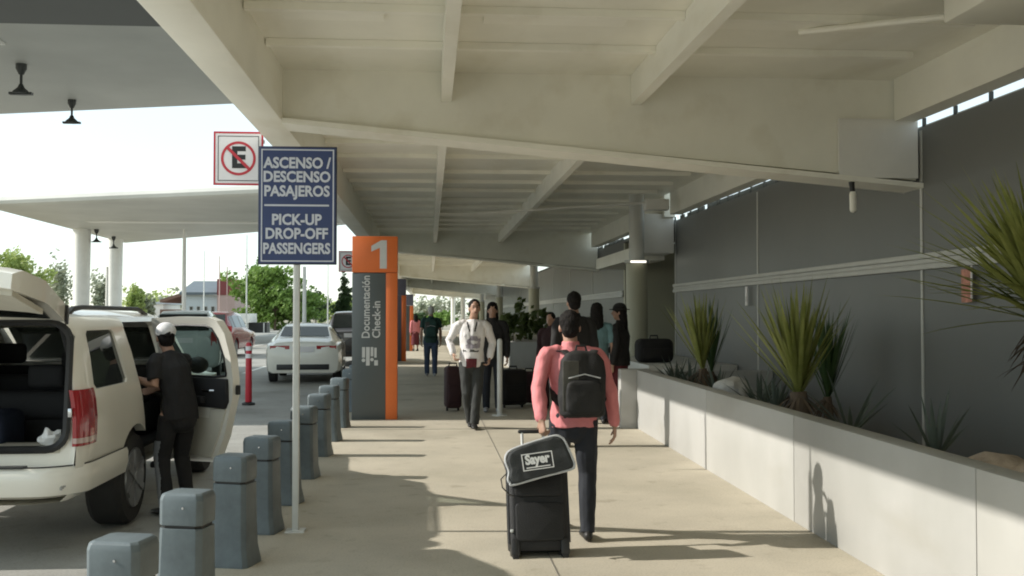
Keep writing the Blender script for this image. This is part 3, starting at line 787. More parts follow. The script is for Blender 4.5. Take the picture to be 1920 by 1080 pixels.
# rear seal, sill, bumper
o_, i_ = rr(-.865, .865, .725, 1.625, .15), rr(-.815, .815, .77, 1.585, .12)
def rake(x, z, d): return V((x, d + .14 * max(0, z - 1.05), z))
m = MB(); m.loft([[rake(x, z, -.012) for x, z in o_], [rake(x, z, -.022) for x, z in rr(-.845, .845, .745, 1.605, .14)], [rake(x, z, .0) for x, z in i_], [rake(x, z, .06) for x, z in i_]], cap=False)
m.build('seal', M['trim_black'], suv)
MB().box(-.80, .80, .0, .30, .725, .765).build('sill', M['trim_tan'], suv, bevel=.008)
def plan(w_, y0, n=8):          # bumper outline, corners wrapping forward
    p = [(-w_, .95)]
    for i in range(n + 1):
        a = math.pi + math.pi / 2 * i / n; p.append((-w_ + .30 + .30 * math.cos(a), y0 + .30 + .30 * math.sin(a)))
    q = [(-x, y) for x, y in p[::-1]]
    return p + q
m = MB(); rings = []
for z, dy, dw in ((.425, .08, -.06), (.45, .02, -.015), (.53, -.02, .004), (.61, -.015, .004), (.64, .01, -.006)):
    rings.append([V((x, y, z)) for x, y in plan(.955 + dw, -.115 + dy)])
m.loft(rings); bump_o = m.build('bumper', M['suv'], suv, smooth=40)
m = MB(); m.loft([[V((x, y, z)) for x, y in plan(.950, -.112)] for z in (.6405, .650)], cap=False); m.build('bumper_seam', M['trim_black'], suv)
MB().box(-.62, .62, -.128, -.05, .641, .652).build('step_pad', M['trim_black'], suv)
MB().box(-.25, .25, -.01, .02, .37, .424).build('tow_bar', M['trim_black'], suv)
for s_ in (1, -1):
    pts = []
    for z in (.77, .83, .95, 1.07, 1.13, 1.15):
        wv = {.77: .86, .83: .93, .95: 1.0, 1.07: 1.0, 1.13: .95, 1.15: .9}[z]
        xs = side_x(z)
        pts.append([V((s_ * (xs - .066), -.010, z)), V((s_ * (xs - .04), -.014, z)), V((s_ * (xs - .012), .02, z)), V((s_ * (xs + .008), .10, z)), V((s_ * (xs + .008), .10 + .16 * wv, z)), V((s_ * (xs - .03), .10 + .16 * wv, z)), V((s_ * (xs - .066), .05, z))])
    tl = MB().loft(pts).build('tail_light', M['tail'], suv, smooth=40)
    pts = [[V((q.x + s_ * .0035, q.y - .003, z)) for q in pts[0]] for z in (.79, .825)]
    MB().loft(pts).build('reflector', M['tail_clear'], tl, smooth=40)
    MB().box(s_ * .872 - .012, s_ * .872 + .012, -.045, -.018, .97, 1.03).build('striker', M['chrome'], suv, bevel=.004)
# raised tailgate, hinged at the roof edge
tg = bpy.data.objects.new('tailgate', None)
m = MB(); rings = []
for s, wdt, zo, th in ((0, .80, .0, .05), (.10, .825, .015, .10), (.45, .85, .04, .11), (.60, .875, .03, .13), (.95, .875, .0, .13), (1.03, .85, -.02, .08)):
    ring = []
    for x in (-1, -.9, -.5, 0, .5, .9, 1): ring.append(V((x * wdt, -s, zo - .05 * abs(x) ** 3 - th * .45 - .02)))
    for x in (1, .9, .5, 0, -.5, -.9, -1): ring.append(V((x * wdt, -s, zo - .05 * abs(x) ** 3 + th * .45 + (0.02 * (1 - x * x)))))
    rings.append(ring)
m.loft(rings); tgo = m.build('tailgate', M['suv'], suv, (0, .09, 1.70), (R(-13), 0, 0), smooth=40)
m = MB(); rings = []
for s, wdt in ((.50, .84), (.98, .84)):
    rings.append([V((x * wdt, -s, -.105 - .05 * abs(x) ** 3)) for x in (-1, -.9, -.5, 0, .5, .9, 1)] + [V((x * wdt, -s, -.07 - .05 * abs(x) ** 3)) for x in (1, .9, .5, 0, -.5, -.9, -1)])
m.loft(rings).build('inner_trim', M['trim_tan'], tgo, smooth=40)
m = MB(); rings = []
for s, wdt in ((.10, .74), (.46, .78)):
    rings.append([V((x * wdt, -s, -.062 - .03 * abs(x))) for x in (-1, 0, 1)] + [V((x * wdt, -s, -.05 - .03 * abs(x))) for x in (1, 0, -1)])
m.loft(rings).build('rear_window', M['glass_dark'], tgo)
for s_ in (1, -1):
    m = MB()
    m.prism([(0.02, -.055), (0.02, .03), (-.05, .06), (-.11, .05), (-.075, .0), (-.06, -.05)], lambda p, t: (s_ * (.800 + .028 * min(1, -p[0] / .12)) + t, p[0], p[1] - .05), 0.001, .02)
    m.build('side_seal', M['trim_black'], tgo)
# roof rails
for s_ in (1, -1):
    MB().tube([(s_ * .70, .40, 1.66), (s_ * .70, .50, 1.70), (s_ * .70, .7, 1.715), (s_ * .70, 2.1, 1.71), (s_ * .70, 2.35, 1.66)], [.02, .022, .018, .018, .018], 8).build('roof_rail', M['trim_black'], suv)
MB().ell((.64, .26, 1.70), (.060, .11, .065), 14, 9).build('antenna_cover', M['trim_black'], suv)
# seats
def seat(x0, x1, y, zt, name='seat'):
    s = MB().box(x0, x1, y, y + .5, .56, .88).build(name, M['interior'], suv, bevel=.05, seg=3)
    MB().box(x0, x1, y - .02, y + .14, .86, zt).build('backrest', M['interior'], s, bevel=.05, seg=3)
    k = 2 if x1 - x0 > .8 else 1
    for i in range(k):
        cx_ = (x0 + x1) / 2 + (0 if k == 1 else (i - .5) * .8)
        MB().box(cx_ - .13, cx_ + .13, y + .0, y + .1, zt + .02, zt + .2).build('headrest', M['interior'], s, bevel=.04, seg=3)
seat(-.75, .75, .85, 1.08); seat(-.75, .70, 1.6, 1.16); seat(-.72, -.16, 2.35, 1.2); seat(.16, .72, 2.35, 1.2)
MB().box(-.78, .78, 2.9, 3.2, .9, 1.14).build('dashboard', M['interior'], suv, bevel=.05)
# wheels
def wheel(parent, x, y, r, wd, s_, rimr=.66):
    n = 28; prof = [(r * rimr, -wd / 2), (r * .93, -wd / 2), (r, -wd * .36), (r, wd * .36), (r * .93, wd / 2), (r * rimr, wd / 2)]
    m = MB(); m.loft([[V((x + p[1], y + p[0] * math.cos(2 * math.pi * i / n), r + p[0] * math.sin(2 * math.pi * i / n))) for i in range(n)] for p in prof], cap=True)
    wt = m.build('wheel', M['tyre'], parent, smooth=30)
    m = MB(); xo = x + s_ * (wd / 2 + .002); q = s_ * .01
    m.tube([(xo - s_ * .03, y, r), (xo + q, y, r)], [r * rimr * .99, r * rimr * .97], n)
    for k in range(6):
        a = k * math.pi / 3; mt = Matrix.Translation((xo + q, y, r)) @ Matrix.Rotation(a, 4, 'X')
        m.box(-.006, .012, -.028, .028, .03, r * rimr * .92, mt)
    m.tube([(xo + q, y, r), (xo + q + s_ * .02, y, r)], .055, 12)
    m.build('rim', M['rim'], wt)
    return wt
for y in (1.22, 3.82):
    for s_ in (1, -1): wheel(suv, s_ * .80, y, .365, .25, s_)
# open rear door
dr = bpy.data.objects.new('door_pivot', None); bpy.data.objects.remove(dr)
DO = [(-.90, .98), (-.80, .62), (-.72, .40), (-.4, .385), (-.02, .385), (-.005, .7), (0, 1.12), (0, 1.40), (-.01, 1.60), (-.05, 1.63), (-.45, 1.645), (-.80, 1.64), (-.885, 1.61), (-.925, 1.5), (-.935, 1.3), (-.92, 1.12)]
DW = [(-.84, 1.14), (-.70, 1.125), (-.55, 1.125), (-.30, 1.125), (-.09, 1.125), (-.075, 1.135), (-.07, 1.16), (-.07, 1.35), (-.08, 1.53), (-.11, 1.555), (-.45, 1.57), (-.72, 1.565), (-.785, 1.545), (-.83, 1.46), (-.855, 1.3), (-.85, 1.16)]
sx0 = side_x(1.0)
def dx(z, t): return side_x(max(z, .47)) - sx0 + t
m = MB()
def lp(P, t): return [V((dx(z, t), y, z)) for y, z in P]
m.loft([lp(DO, 0), lp(DO, -.07), lp(DW, -.07), lp(DW, 0)], cap=False)
bmv = m.bm.verts; bmv.ensure_lookup_table(); n = len(DO)
for i in range(n):
    j = (i + 1) % n; m.bm.faces.new((bmv[i], bmv[j], bmv[3 * n + j], bmv[3 * n + i]))
door = m.build('door', M['suv'], suv, (sx0, 2.28, 0), (0, 0, R(49)), smooth=30)
MB().prism([(y, z) for y, z in DW], lambda p, t: (dx(p[1], -.035) + t, p[0], p[1]), 0, .004).build('window', M['glass_clear'], door, smooth=None)
MB().prism([(-.86, .92), (-.83, .86), (-.06, .86), (-.06, 1.115), (-.87, 1.115)], lambda p, t: (dx(p[1], -.071) + t, p[0], p[1]), 0, -.035).build('upper_trim', M['interior'], door, bevel=.008)
MB().prism([(-.82, .82), (-.76, .64), (-.69, .44), (-.06, .44), (-.06, .855), (-.83, .855)], lambda p, t: (dx(p[1], -.071) + t, p[0], p[1]), 0, -.02).build('lower_trim', M['trim_tan'], door, bevel=.008)
MB().box(-.165, -.107, -.62, -.18, .90, .96).build('armrest', M['interior'], door, bevel=.015)
MB().tube([(-.10, -.72, 1.01), (-.13, -.69, 1.01), (-.13, -.60, 1.01), (-.10, -.57, 1.01)], .012, 8).build('handle', M['chrome'], door)
m = MB(); m.tube([V((dx(z, -.068), y, z)) for y, z in DW + DW[:1]], .011, 6); m.build('window_seal', M['trim_black'], door)
MB().box(-.05, -.02, -.936, -.905, .98, 1.06).build('latch', M['trim_black'], door, bevel=.004)
MB().ell((.03, .55, 1.16), (.10, .07, .085), 14, 9).build('mirror', M['trim_black'], suv, (sx0, 2.6, 0))
MB().box(.93, .985, 1.65, 3.35, .37, .42).build('running_board', M['trim_black'], suv, bevel=.012)
# bag in the boot
t = thing('travel_bag', 'dark blue bag lying in the open boot of the cream car', 'bag', (SX + .1, SY + .48, ROAD + .56))
MB().box(-.38, .28, -.28, .22, 0, .42).build('body', mat('navy bag', (.02, .03, .06), .8, .2, 10, .2, 90), t, bevel=.08, seg=4)
MB().tube([(-.2, -.10, .41), (-.16, -.14, .50), (.04, -.14, .50), (.08, -.10, .41)], .015, 8).build('handle', M['trim_black'], t)

# ================================================================== OTHER CARS
def car(name, label, loc, rz, paint, stn, glass_st, wheels, r, tail=True, lamp_z=.78, lamp_w=.34, lamp_h=.09, deck=None):
    """stn: (y, half width, z bottom, belt, roof, roof half width); rear at y=0"""
    t = thing(name, label, 'car', loc, rz, 'cars parked or driving beyond the cream car')
    rings = []
    for (y, wv, zb, be, ro, rw) in stn:
        h = [(wv * .86, zb), (wv * .97, zb + .06), (wv, zb + (be - zb) * .35), (wv * .995, be - .14), (wv * .965, be - .02), (wv * .93 if ro - be > .15 else (wv * .93 + rw) / 2, be + (ro - be) * .15), (rw + .02, be + (ro - be) * .88), (rw * .90, ro), (rw * .5, ro + .018), (0, ro + .025)]
        rings.append([V((a, y, b)) for a, b in h] + [V((-a, y, b)) for a, b in h[-2::-1]])
    me = MB().loft(rings).mesh()
    cut = []
    n = 22
    for y in wheels:
        for a, b in ((.52, 1.3), (-1.3, -.52)):
            cut.append(MB().loft([[V((q, y + (r + .06) * math.cos(2 * math.pi * i / n), r + (r + .06) * math.sin(2 * math.pi * i / n))) for i in range(n)] for q in (a, b)]))
    link_mesh('body', boolean(me, cut), paint, t, smooth=40)
    a, b = stn[glass_st[0]], stn[glass_st[0] + 1]             # rear window
    def lerp(k): return [p + (q - p) * k for p, q in zip(a, b)]
    L0, L1 = lerp(.10), lerp(.90); nv = V((0, -(b[4] - a[4]), b[0] - a[0])).normalized() * .008
    MB().loft([[V((x * k[5] * .93, k[0], k[4] + .018)) + nv * e for k, x in ((L0, 1), (L0, -1), (L1, -1), (L1, 1))] for e in (1, 2.2)]).build('rear_window', M['glass_dark'], t, smooth=None)
    for s_ in (1, -1):
        for i0 in glass_st[1:]:
            c_, d_ = stn[i0], stn[i0 + 1]
            def pt(k, f, y, o_):
                x = (k[1] * .93) * (1 - f) + (k[5] + .02) * f + .006 + o_
                return V((s_ * x, y, k[3] + (k[4] - k[3]) * (.15 + .73 * f)))
            q = []
            for o_ in (0, .006): q.append([pt(c_, .05, c_[0] + .06, o_), pt(d_, .05, d_[0] - .04, o_), pt(d_, .92, d_[0] - .04, o_), pt(c_, .92, c_[0] + .06, o_)])
            MB().loft(q).build('window', M['glass_dark'], t, smooth=None)
    if tail:
        wv = stn[1][1]
        for s_ in (1, -1):
            MB().loft([[V((s_ * (wv * .985), stn[1][0] + .12, z)), V((s_ * wv * .93, .04, z)), V((s_ * (wv - lamp_w), -.012, z)), V((s_ * (wv - lamp_w), .08, z))] for z in (lamp_z - lamp_h / 2, lamp_z + lamp_h / 2)]).build('tail_light', M['tail'], t, smooth=40)
        MB().box(-.26, .26, -.022, -.0, lamp_z - .11, lamp_z + .02).build('licence_plate', M['sign_face'], t)
        MB().box(-.62, .62, -.012, .08, stn[0][2] - .02, stn[0][2] + .11).build('lower_bumper', M['trim_black'], t, bevel=.01)
    for y in wheels:
        for s_ in (1, -1): wheel(t, s_ * (stn[3][1] - .13), y, r, .2, s_)
    return t
SED = [(0, .70, .36, .80, .86, .58), (.06, .84, .26, .92, .99, .62), (.25, .89, .24, .97, 1.05, .64), (.62, .91, .23, .985, 1.075, .65), (1.22, .92, .22, .97, 1.36, .56), (1.75, .92, .22, .96, 1.43, .56), (2.55, .92, .22, .95, 1.41, .56), (3.35, .92, .22, .95, 1.02, .66), (4.2, .90, .24, .80, .86, .62), (4.5, .84, .26, .66, .72, .5), (4.62, .70, .34, .56, .6, .4)]
SUVP = [(0, .80, .40, .98, 1.10, .62), (.08, .90, .32, 1.02, 1.14, .66), (.12, .91, .31, 1.03, 1.18, .70), (.42, .92, .30, 1.04, 1.70, .62), (.9, .93, .30, 1.04, 1.75, .63), (2.0, .93, .30, 1.04, 1.76, .63), (2.9, .93, .30, 1.03, 1.70, .62), (3.6, .93, .30, 1.03, 1.14, .72), (4.5, .90, .32, .95, 1.02, .66), (4.75, .84, .36, .8, .86, .5)]
car('sedan_car', 'white sedan seen from behind beyond the blue sign post', (-3.02, 25.3, ROAD), R(3), M['white_car'], SED, (3, 4, 5, 6), (.95, 3.65), .32, lamp_z=.875, lamp_w=.52, lamp_h=.085)
car('suv_car', 'dark brown SUV with red tail light in front of the white sedan', (-2.45, 33.5, ROAD), R(2), M['dark_car'], SUVP, (2, 3, 4, 5), (.9, 3.7), .36, lamp_z=1.05, lamp_w=.2, lamp_h=.42)
car('hatchback_car', 'red car partly hidden behind the open door of the cream car', (-8.35, 40, ROAD), R(-2), M['red_car'], SUVP, (2, 3, 4, 5), (.9, 3.7), .36, lamp_z=1.05, lamp_w=.2, lamp_h=.35)
car('hatchback_car', 'pale car seen through the window of the open door', (-6.25, 27, ROAD), R(8), M['pale_car'], SUVP, (2, 3, 4, 5), (.9, 3.7), .34, lamp_z=1.05, lamp_w=.2, lamp_h=.35)
car('sedan_car', 'small white car far off behind the red road post', (-9.6, 52, ROAD), R(70), M['white_car'], SED, (3, 4, 5, 6), (.95, 3.65), .32)

# ================================================================== PEOPLE
def hand(mb, wr, d, n, side, curl=.5, k=1., vox=.006):
    """palm, four unequal fingers and a thumb; d = towards the finger tips, n = palm normal, side = +1/-1 thumb side along d x n"""
    d = V(d).normalized(); n = (V(n) - d * V(n).dot(d)).normalized(); s = d.cross(n) * side
    w0 = V(wr); fat = max(.0082 * k, vox * 1.05)
    mb.tube([w0 - d * .03, w0 + d * .02 * k, w0 + d * .06 * k, w0 + d * .092 * k], [(.026 * k, .020 * k), (.034 * k, .017 * k), (.040 * k, .015 * k), (.038 * k, .013 * k)], 10, side=s, cap='round')
    for i, L in enumerate((.066, .076, .071, .054)):
        p = w0 + d * (.085 - .006 * (i == 3)) * k + s * (.030 - .0205 * i) * k
        ang = 0; pts = [p]
        for j, f in enumerate((.45, .31, .24)):
            ang += curl * (1.0, 1.15, .8)[j] * (1 + .08 * i)
            p = p + (d * math.cos(ang) + n * math.sin(ang)) * (L * f * 1.12 * k); pts.append(p)
        mb.tube(pts, [fat * 1.12, fat * 1.05, fat, fat * .85], 8, cap='round')
    p = w0 + d * .02 * k + s * .026 * k
    pts = [p]
    for f, (a, b, c) in ((.040, (.62, .70, .25)), (.030, (.82, .25, .45)), (.022, (.85, .05, .5))):
        p = p + (d * a + s * b + n * c).normalized() * f * k; pts.append(p)
    mb.tube(pts, [fat * 1.5, fat * 1.25, fat * 1.1, fat * .9], 8, cap='round')

DEF = dict(pel=(0, 0, .93), wst=(0, 0, 1.08), chs=(0, 0, 1.28), nck=(0, -.01, 1.475), hed=(0, .015, 1.625),
           shL=(-.185, 0, 1.415), elL=(-.235, -.03, 1.13), wrL=(-.24, .03, .875), shR=(.185, 0, 1.415), elR=(.235, -.03, 1.13), wrR=(.24, .03, .875),
           hpL=(-.09, 0, .90), knL=(-.10, .03, .49), anL=(-.10, -.03, .085), hpR=(.09, 0, .90), knR=(.10, .03, .49), anR=(.10, -.03, .085))

def person(label, loc, rz, H, pose=None, top='black_cloth', legs='navy', shoes='shoe', hair='hair', skin='skin', sleeve=.96, vox=.010, look=0., group=None,
           hair_style='short', cap=None, amp=.006, fat=1., hands=(.35, .35), collar=True, face=False, hem=.84, skirt=False):
    s = H / 1.75; J = {k: V(v) * s for k, v in DEF.items()}
    for k, v in (pose or {}).items(): J[k] = V(v)
    t = thing('person', label, 'person', loc, rz, group)
    up = (J['nck'] - J['pel']).normalized(); sx = (J['shR'] - J['shL']).normalized(); hx = (J['hpR'] - J['hpL']).normalized()
    hm = Matrix.Translation(J['hed']) @ Matrix.Rotation(look, 4, 'Z')
    H3 = hm.to_3x3(); hp = lambda *p: hm @ (V(p) * s)
    # ---- body, one surface
    mb = MB()
    mb.ell(hp(0, -.008, .022), (.074 * s, .094 * s, .098 * s), 18, 12, H3)
    mb.ell(hp(0, .022, -.045), (.056 * s, .066 * s, .068 * s), 16, 10, H3)
    mb.ell(hp(0, .050, -.090), (.030 * s, .026 * s, .022 * s), 10, 8, H3)
    mb.tube([hp(0, .083, .020), hp(0, .104, -.020), hp(0, .090, -.034)], [.010 * s, .015 * s, .011 * s], 8, cap='round')
    mb.ell(hp(0, .080, -.058), (.026 * s, .012 * s, .010 * s), 10, 7, H3)
    for e in (1, -1): mb.ell(hp(e * .076, -.008, -.012), (.011 * s, .020 * s, .032 * s), 8, 7, H3)
    mb.tube([J['nck'] - up * .06, J['nck'], hp(0, -.012, -.06)], [.075 * s, .056 * s, .054 * s], 12, cap='round')
    mb.tube([J['pel'] - up * .10 * s, J['pel'], J['wst'], J['chs'], J['nck'] - up * .07 * s, J['nck'] - up * .01], [(.12 * s * fat, .09 * s * fat), (.155 * s * fat, .11 * s * fat), (.135 * s * fat, .098 * s * fat), (.165 * s * fat, .112 * s * fat), (.15 * s, .085 * s), (.06 * s, .055 * s)], 16, side=sx)
    for k, e, cu in (('L', -1, hands[0]), ('R', 1, hands[1])):
        a, b, c = J['sh' + k], J['el' + k], J['wr' + k]
        mb.tube([a, (a + b) / 2, b, b + (c - b) * .35, c], [.044 * s, .045 * s, .039 * s, .040 * s, .027 * s], 12, cap='round')
        d = J.get('hd' + k, (c - b) + V((0, 0, -.02))).normalized()
        nrm = J.get('pn' + k, V((-e, .15, 0)))
        hand(mb, c, d, nrm, -e if d.cross(nrm).y * -e > 0 else e, cu, s * .98, vox)
        a, b, c = J['hp' + k], J['kn' + k], J['an' + k]
        mb.tube([a, (a + b) / 2, b, b + (c - b) * .3, c], [.088 * s, .074 * s, .054 * s, .054 * s, .036 * s], 12, cap='round')
    body = link_mesh('body', fuse(mb, vox, 2), M[skin], t, smooth=60)
    # ---- shirt
    mb = MB(); f = fat
    ht = J['pel'] + (J['wst'] - J['pel']) * ((hem - .93 * 1.0) / .15) if hem else J['pel']
    mb.tube([ht, J['pel'] + up * .02, J['wst'], J['chs'], J['nck'] - up * .10 * s, J['nck'] - up * .045 * s, J['nck'] + up * .002], [(.178 * s * f, .130 * s * f), (.178 * s * f, .132 * s * f), (.162 * s * f, .122 * s * f), (.186 * s * f, .132 * s * f), (.178 * s, .108 * s), (.135 * s, .088 * s), (.070 * s, .066 * s)], 20, side=sx)
    for k in 'LR':
        a, b, c = J['sh' + k], J['el' + k], J['wr' + k]
        if sleeve > .5:
            c2 = b + (c - b) * ((sleeve - .5) * 2)
            sg_ = 1 if k == 'R' else -1
            mb.tube([a - sx * sg_ * .085 * s + up * .012, a - sx * sg_ * .012 * s - up * .004, a + (b - a) * .22 + sx * sg_ * .006, (a + b) / 2, b, (b + c2) / 2, c2], [.050 * s, .062 * s, .066 * s, .062 * s, .056 * s, .053 * s, .043 * s], 14, cap='round')
        else:
            c2 = a + (b - a) * sleeve * 2
            sg_ = 1 if k == 'R' else -1
            mb.tube([a - sx * sg_ * .085 * s + up * .012, a - sx * sg_ * .012 * s - up * .004, a + (b - a) * .22 + sx * sg_ * .004, c2], [.050 * s, .062 * s, .066 * s, .064 * s], 14)
    if collar: mb.tube([J['nck'] - up * .02, J['nck'] + up * .035 * s - V((0, .004, 0))], [.074 * s, .066 * s], 16)
    so_ = link_mesh('shirt', fuse(mb, vox, 2, amp * 1.2, 10, .5), M[top], t, smooth=60); J['shirt'] = so_
    # ---- trousers
    mb = MB()
    if skirt:
        mb.tube([J['wst'] - up * .06, J['pel'], (J['knL'] + J['knR']) / 2, (J['knL'] + J['knR']) / 2 - V((0, 0, .18))], [(.15 * s, .11 * s), (.175 * s, .13 * s), (.2 * s, .17 * s), (.21 * s, .18 * s)], 18, side=hx)
    else:
        mb.tube([J['wst'] - up * .06, J['pel'], J['pel'] - up * .10 * s], [(.155 * s * f, .115 * s * f), (.170 * s * f, .125 * s * f), (.150 * s, .112 * s)], 18, side=hx, cap='round')
        for k in 'LR':
            a, b, c = J['hp' + k], J['kn' + k], J['an' + k]
            mb.tube([a, (a + b) / 2, b, (b + c) / 2, c - V((0, 0, .03 * s))], [.100 * s, .088 * s, .073 * s, .067 * s, .060 * s], 14)
    J['trousers'] = link_mesh('trousers' if not skirt else 'skirt', fuse(mb, vox, 2, amp * .8, 9, .5), M[legs], t, smooth=60)
    # ---- shoes
    for k in 'LR':
        a = J['an' + k]; fd = J.get('ft' + k, V((0, 1, 0))).normalized()
        mb = MB()
        mb.tube([a - fd * .05 * s + V((0, 0, -.045 * s)), a + fd * .04 * s + V((0, 0, -.045 * s)), a + fd * .13 * s + V((0, 0, -.055 * s)), a + fd * .19 * s + V((0, 0, -.06 * s))], [(.036 * s, .040 * s), (.040 * s, .040 * s), (.046 * s, .030 * s), (.038 * s, .022 * s)], 12, side=V((0, 0, 1)).cross(fd), cap='round')
        mb.tube([a + V((0, 0, .03)), a - V((0, 0, .05 * s))], [.044 * s, .042 * s], 12)
        link_mesh('shoe', fuse(mb, max(.007, vox * .8), 1), M[shoes], t, smooth=60)
    # ---- hair, cap
    mb = MB()
    if hair_style in ('short', 'crop'):
        k = 1. if hair_style == 'short' else .965
        mb.ell(hp(0, -.020, .036), (.083 * s * k, .096 * s * k, .097 * s * k), 20, 12, H3)
        mb.ell(hp(0, -.050, -.020), (.070 * s * k, .062 * s * k, .070 * s * k), 16, 10, H3)
        for e in (1, -1): mb.ell(hp(e * .068, -.012, .02), (.014 * s, .03 * s, .03 * s), 8, 7, H3)
    else:
        mb.ell(hp(0, -.020, .038), (.088 * s, .100 * s, .098 * s), 20, 12, H3)
        mb.tube([hp(0, -.03, .06), hp(0, -.055, -.06), hp(0, -.085, -.20), hp(0, -.105, -.36)], [(.090 * s, .08 * s), (.098 * s, .07 * s), (.105 * s, .05 * s), (.06 * s, .03 * s)], 16, side=H3 @ V((1, 0, 0)), cap='round')
    link_mesh('hair', fuse(mb, vox * .8, 1, .005, 30), M[hair], t, smooth=60)
    if cap:
        mb = MB(); mb.ell(hp(0, -.012, .060), (.092 * s, .106 * s, .085 * s), 20, 12, H3)
        if cap == 'cap':
            mb.tube([hp(0, .06, .040), hp(0, .13, .035), hp(0, .165, .022)], [(.075 * s, .012), (.070 * s, .010), (.045 * s, .009)], 12, side=H3 @ V((1, 0, 0)), cap='round')
        else:
            mb.tube([hp(0, -.01, .036), hp(0, -.01, .050)], [(.150 * s, .155 * s), (.150 * s, .155 * s)], 22)
        cm = fuse(mb, .007, 1)
        co = link_mesh('cap' if cap == 'cap' else 'hat', cm, M['cap' if cap == 'cap' else 'black_cloth'], t, smooth=60)
        if cap == 'cap':
            MB().ell(hp(0, -.108, .022), (.036 * s, .016 * s, .022 * s), 14, 8, H3).build('cap_opening', M['hair'], co)
    if face:
        for e in (1, -1):
            MB().ell(hp(e * .030, .081, .014), (.013 * s, .006 * s, .006 * s), 10, 6, H3).build('eye', M['black'], t)
            MB().ell(hp(e * .031, .085, .034), (.019 * s, .006 * s, .0045 * s), 10, 6, H3).build('eyebrow', M['hair'], t)
        MB().ell(hp(0, .093, -.059), (.022 * s, .004 * s, .005 * s), 10, 6, H3).build('mouth', M['maroon'], t)
    return t, J, s

def backpack(label, loc, rz, w_, h_, d_, m1, m2, sh=None, group=None, vox=.010):
    t = thing('backpack', label, 'backpack', loc, rz, group)
    mb = MB()
    rings = []
    for z, k, kd in ((0, .80, .75), (.04, .96, .98), (.3, 1, 1.0), (.62, 1, .92), (.85, .92, .74), (.97, .66, .52), (1, .4, .3)):
        rings.append([V((math.copysign(abs(math.cos(a)) ** .6, math.cos(a)) * w_ / 2 * k, -d_ * .5 + math.copysign(abs(math.sin(a)) ** .6, math.sin(a)) * d_ / 2 * kd, z * h_)) for a in [2 * math.pi * i / 24 for i in range(24)]])
    mb.loft(rings)
    link_mesh('body', fuse(mb, vox, 2, .007, 8, .6), M[m1], t, smooth=60)
    mb = MB(); rings = []
    for z, k in ((.06, .7), (.12, .86), (.36, .9), (.52, .8), (.57, .5)):
        rings.append([V((math.copysign(abs(math.cos(a)) ** .6, math.cos(a)) * w_ / 2 * k * .9, -d_ * .98 + math.copysign(abs(math.sin(a)) ** .6, math.sin(a)) * d_ * .2 * k, z * h_)) for a in [2 * math.pi * i / 20 for i in range(20)]])
    mb.loft(rings); link_mesh('front_pocket', fuse(mb, vox, 1, .005, 9), M[m1], t, smooth=60)
    MB().box(-w_ * .46, -w_ * .12, -d_ * .985, -d_ * .935, h_ * .1, h_ * .86).build('side_panel', M[m2], t, bevel=.02, seg=3)
    m = MB().tube([(-w_ * .34, -d_ * 1.005, h_ * .60), (0, -d_ * .99, h_ * .66), (w_ * .34, -d_ * 1.0, h_ * .60)], .005, 6); m.build('zip', M['piping'], t)
    MB().tube([(-.04, -d_ * .3, h_ * .985), (-.03, -d_ * .25, h_ + .035), (.03, -d_ * .25, h_ + .035), (.04, -d_ * .3, h_ * .985)], .008, 8).build('top_handle', M[m1], t)
    for e in (1, -1):
        pts = [(e * w_ * .24, -d_ * .22, h_ * .93), (e * w_ * .33, .02, h_ * 1.00), (e * w_ * .40, .12, h_ * .98), (e * w_ * .44, .205, h_ * .80), (e * w_ * .50, .19, h_ * .5), (e * w_ * .52, .03, h_ * .25), (e * w_ * .40, -d_ * .2, h_ * .16)]
        MB().tube(pts, [(.030, .007)] * 7, 8, side=(1, 0, 0)).build('strap', M[m1], t)
    return t

# the man in the salmon shirt, walking away with his trolley
PKX, PKY = 1.035, 7.45
pk, J, s = person('man in salmon pink shirt walking away, black backpack on, pulling a trolley case', (PKX, PKY, 0), 0, 1.655,
    dict(pel=(.0, 0, .875), wst=(0, .01, 1.015), chs=(-.005, .025, 1.20), nck=(-.012, .035, 1.375), hed=(-.018, .06, 1.512),
         shL=(-.188, .02, 1.325), elL=(-.262, -.075, 1.07), wrL=(-.255, -.215, .865), hdL=V((.03, -.12, -.4)), pnL=V((.5, .35, -.1)),
         shR=(.178, .015, 1.315), elR=(.262, -.05, 1.045), wrR=(.302, .01, .805), hdR=V((.02, .03, -1)), pnR=V((-1, .3, 0)),
         hpL=(-.085, .0, .845), knL=(-.10, .20, .50), anL=(-.09, .36, .10), hpR=(.085, 0, .845), knR=(.105, .02, .46), anR=(.085, -.10, .082)),
    top='pink', legs='navy', vox=.0062, amp=.0085, hands=(.75, .30), hair_style='short')
backpack('black backpack worn by the man in salmon pink shirt', (PKX + .03, PKY - .115, .885), R(2), .33, .46, .19, 'pack', 'pack_grey', vox=.008)

# trolley case
sc_t = thing('suitcase', 'black two wheeled trolley case pulled by the man in salmon pink shirt', 'suitcase', (.735, 6.84, 0))
sc_t.rotation_euler = (R(-17), 0, R(2))
m = MB(); rings = []
for z, k in ((.05, .90), (.07, .985), (.12, 1), (.55, 1), (.60, .985), (.625, .90)):
    rings.append([V((x * k, .105 + (y - .105) * k, z)) for x, y in rr(-.20, .20, 0, .21, .04)])
m.loft(rings).build('shell', M['case'], sc_t, smooth=40)
MB().prism(rr(-.16, .16, .11, .36, .03), lambda p, t: (p[0], t, p[1]), .002, -.026).build('front_pocket', M['case'], sc_t, bevel=.008)
MB().prism(rr(-.16, .16, .40, .575, .03), lambda p, t: (p[0], t, p[1]), .002, -.018).build('front_pocket', M['case'], sc_t, bevel=.008)
MB().tube([(-.202, .03, .10), (-.202, .03, .58), (-.17, .03, .628), (.17, .03, .628), (.202, .03, .58), (.202, .03, .10)], .007, 8).build('piping', M['trim_black'], sc_t)
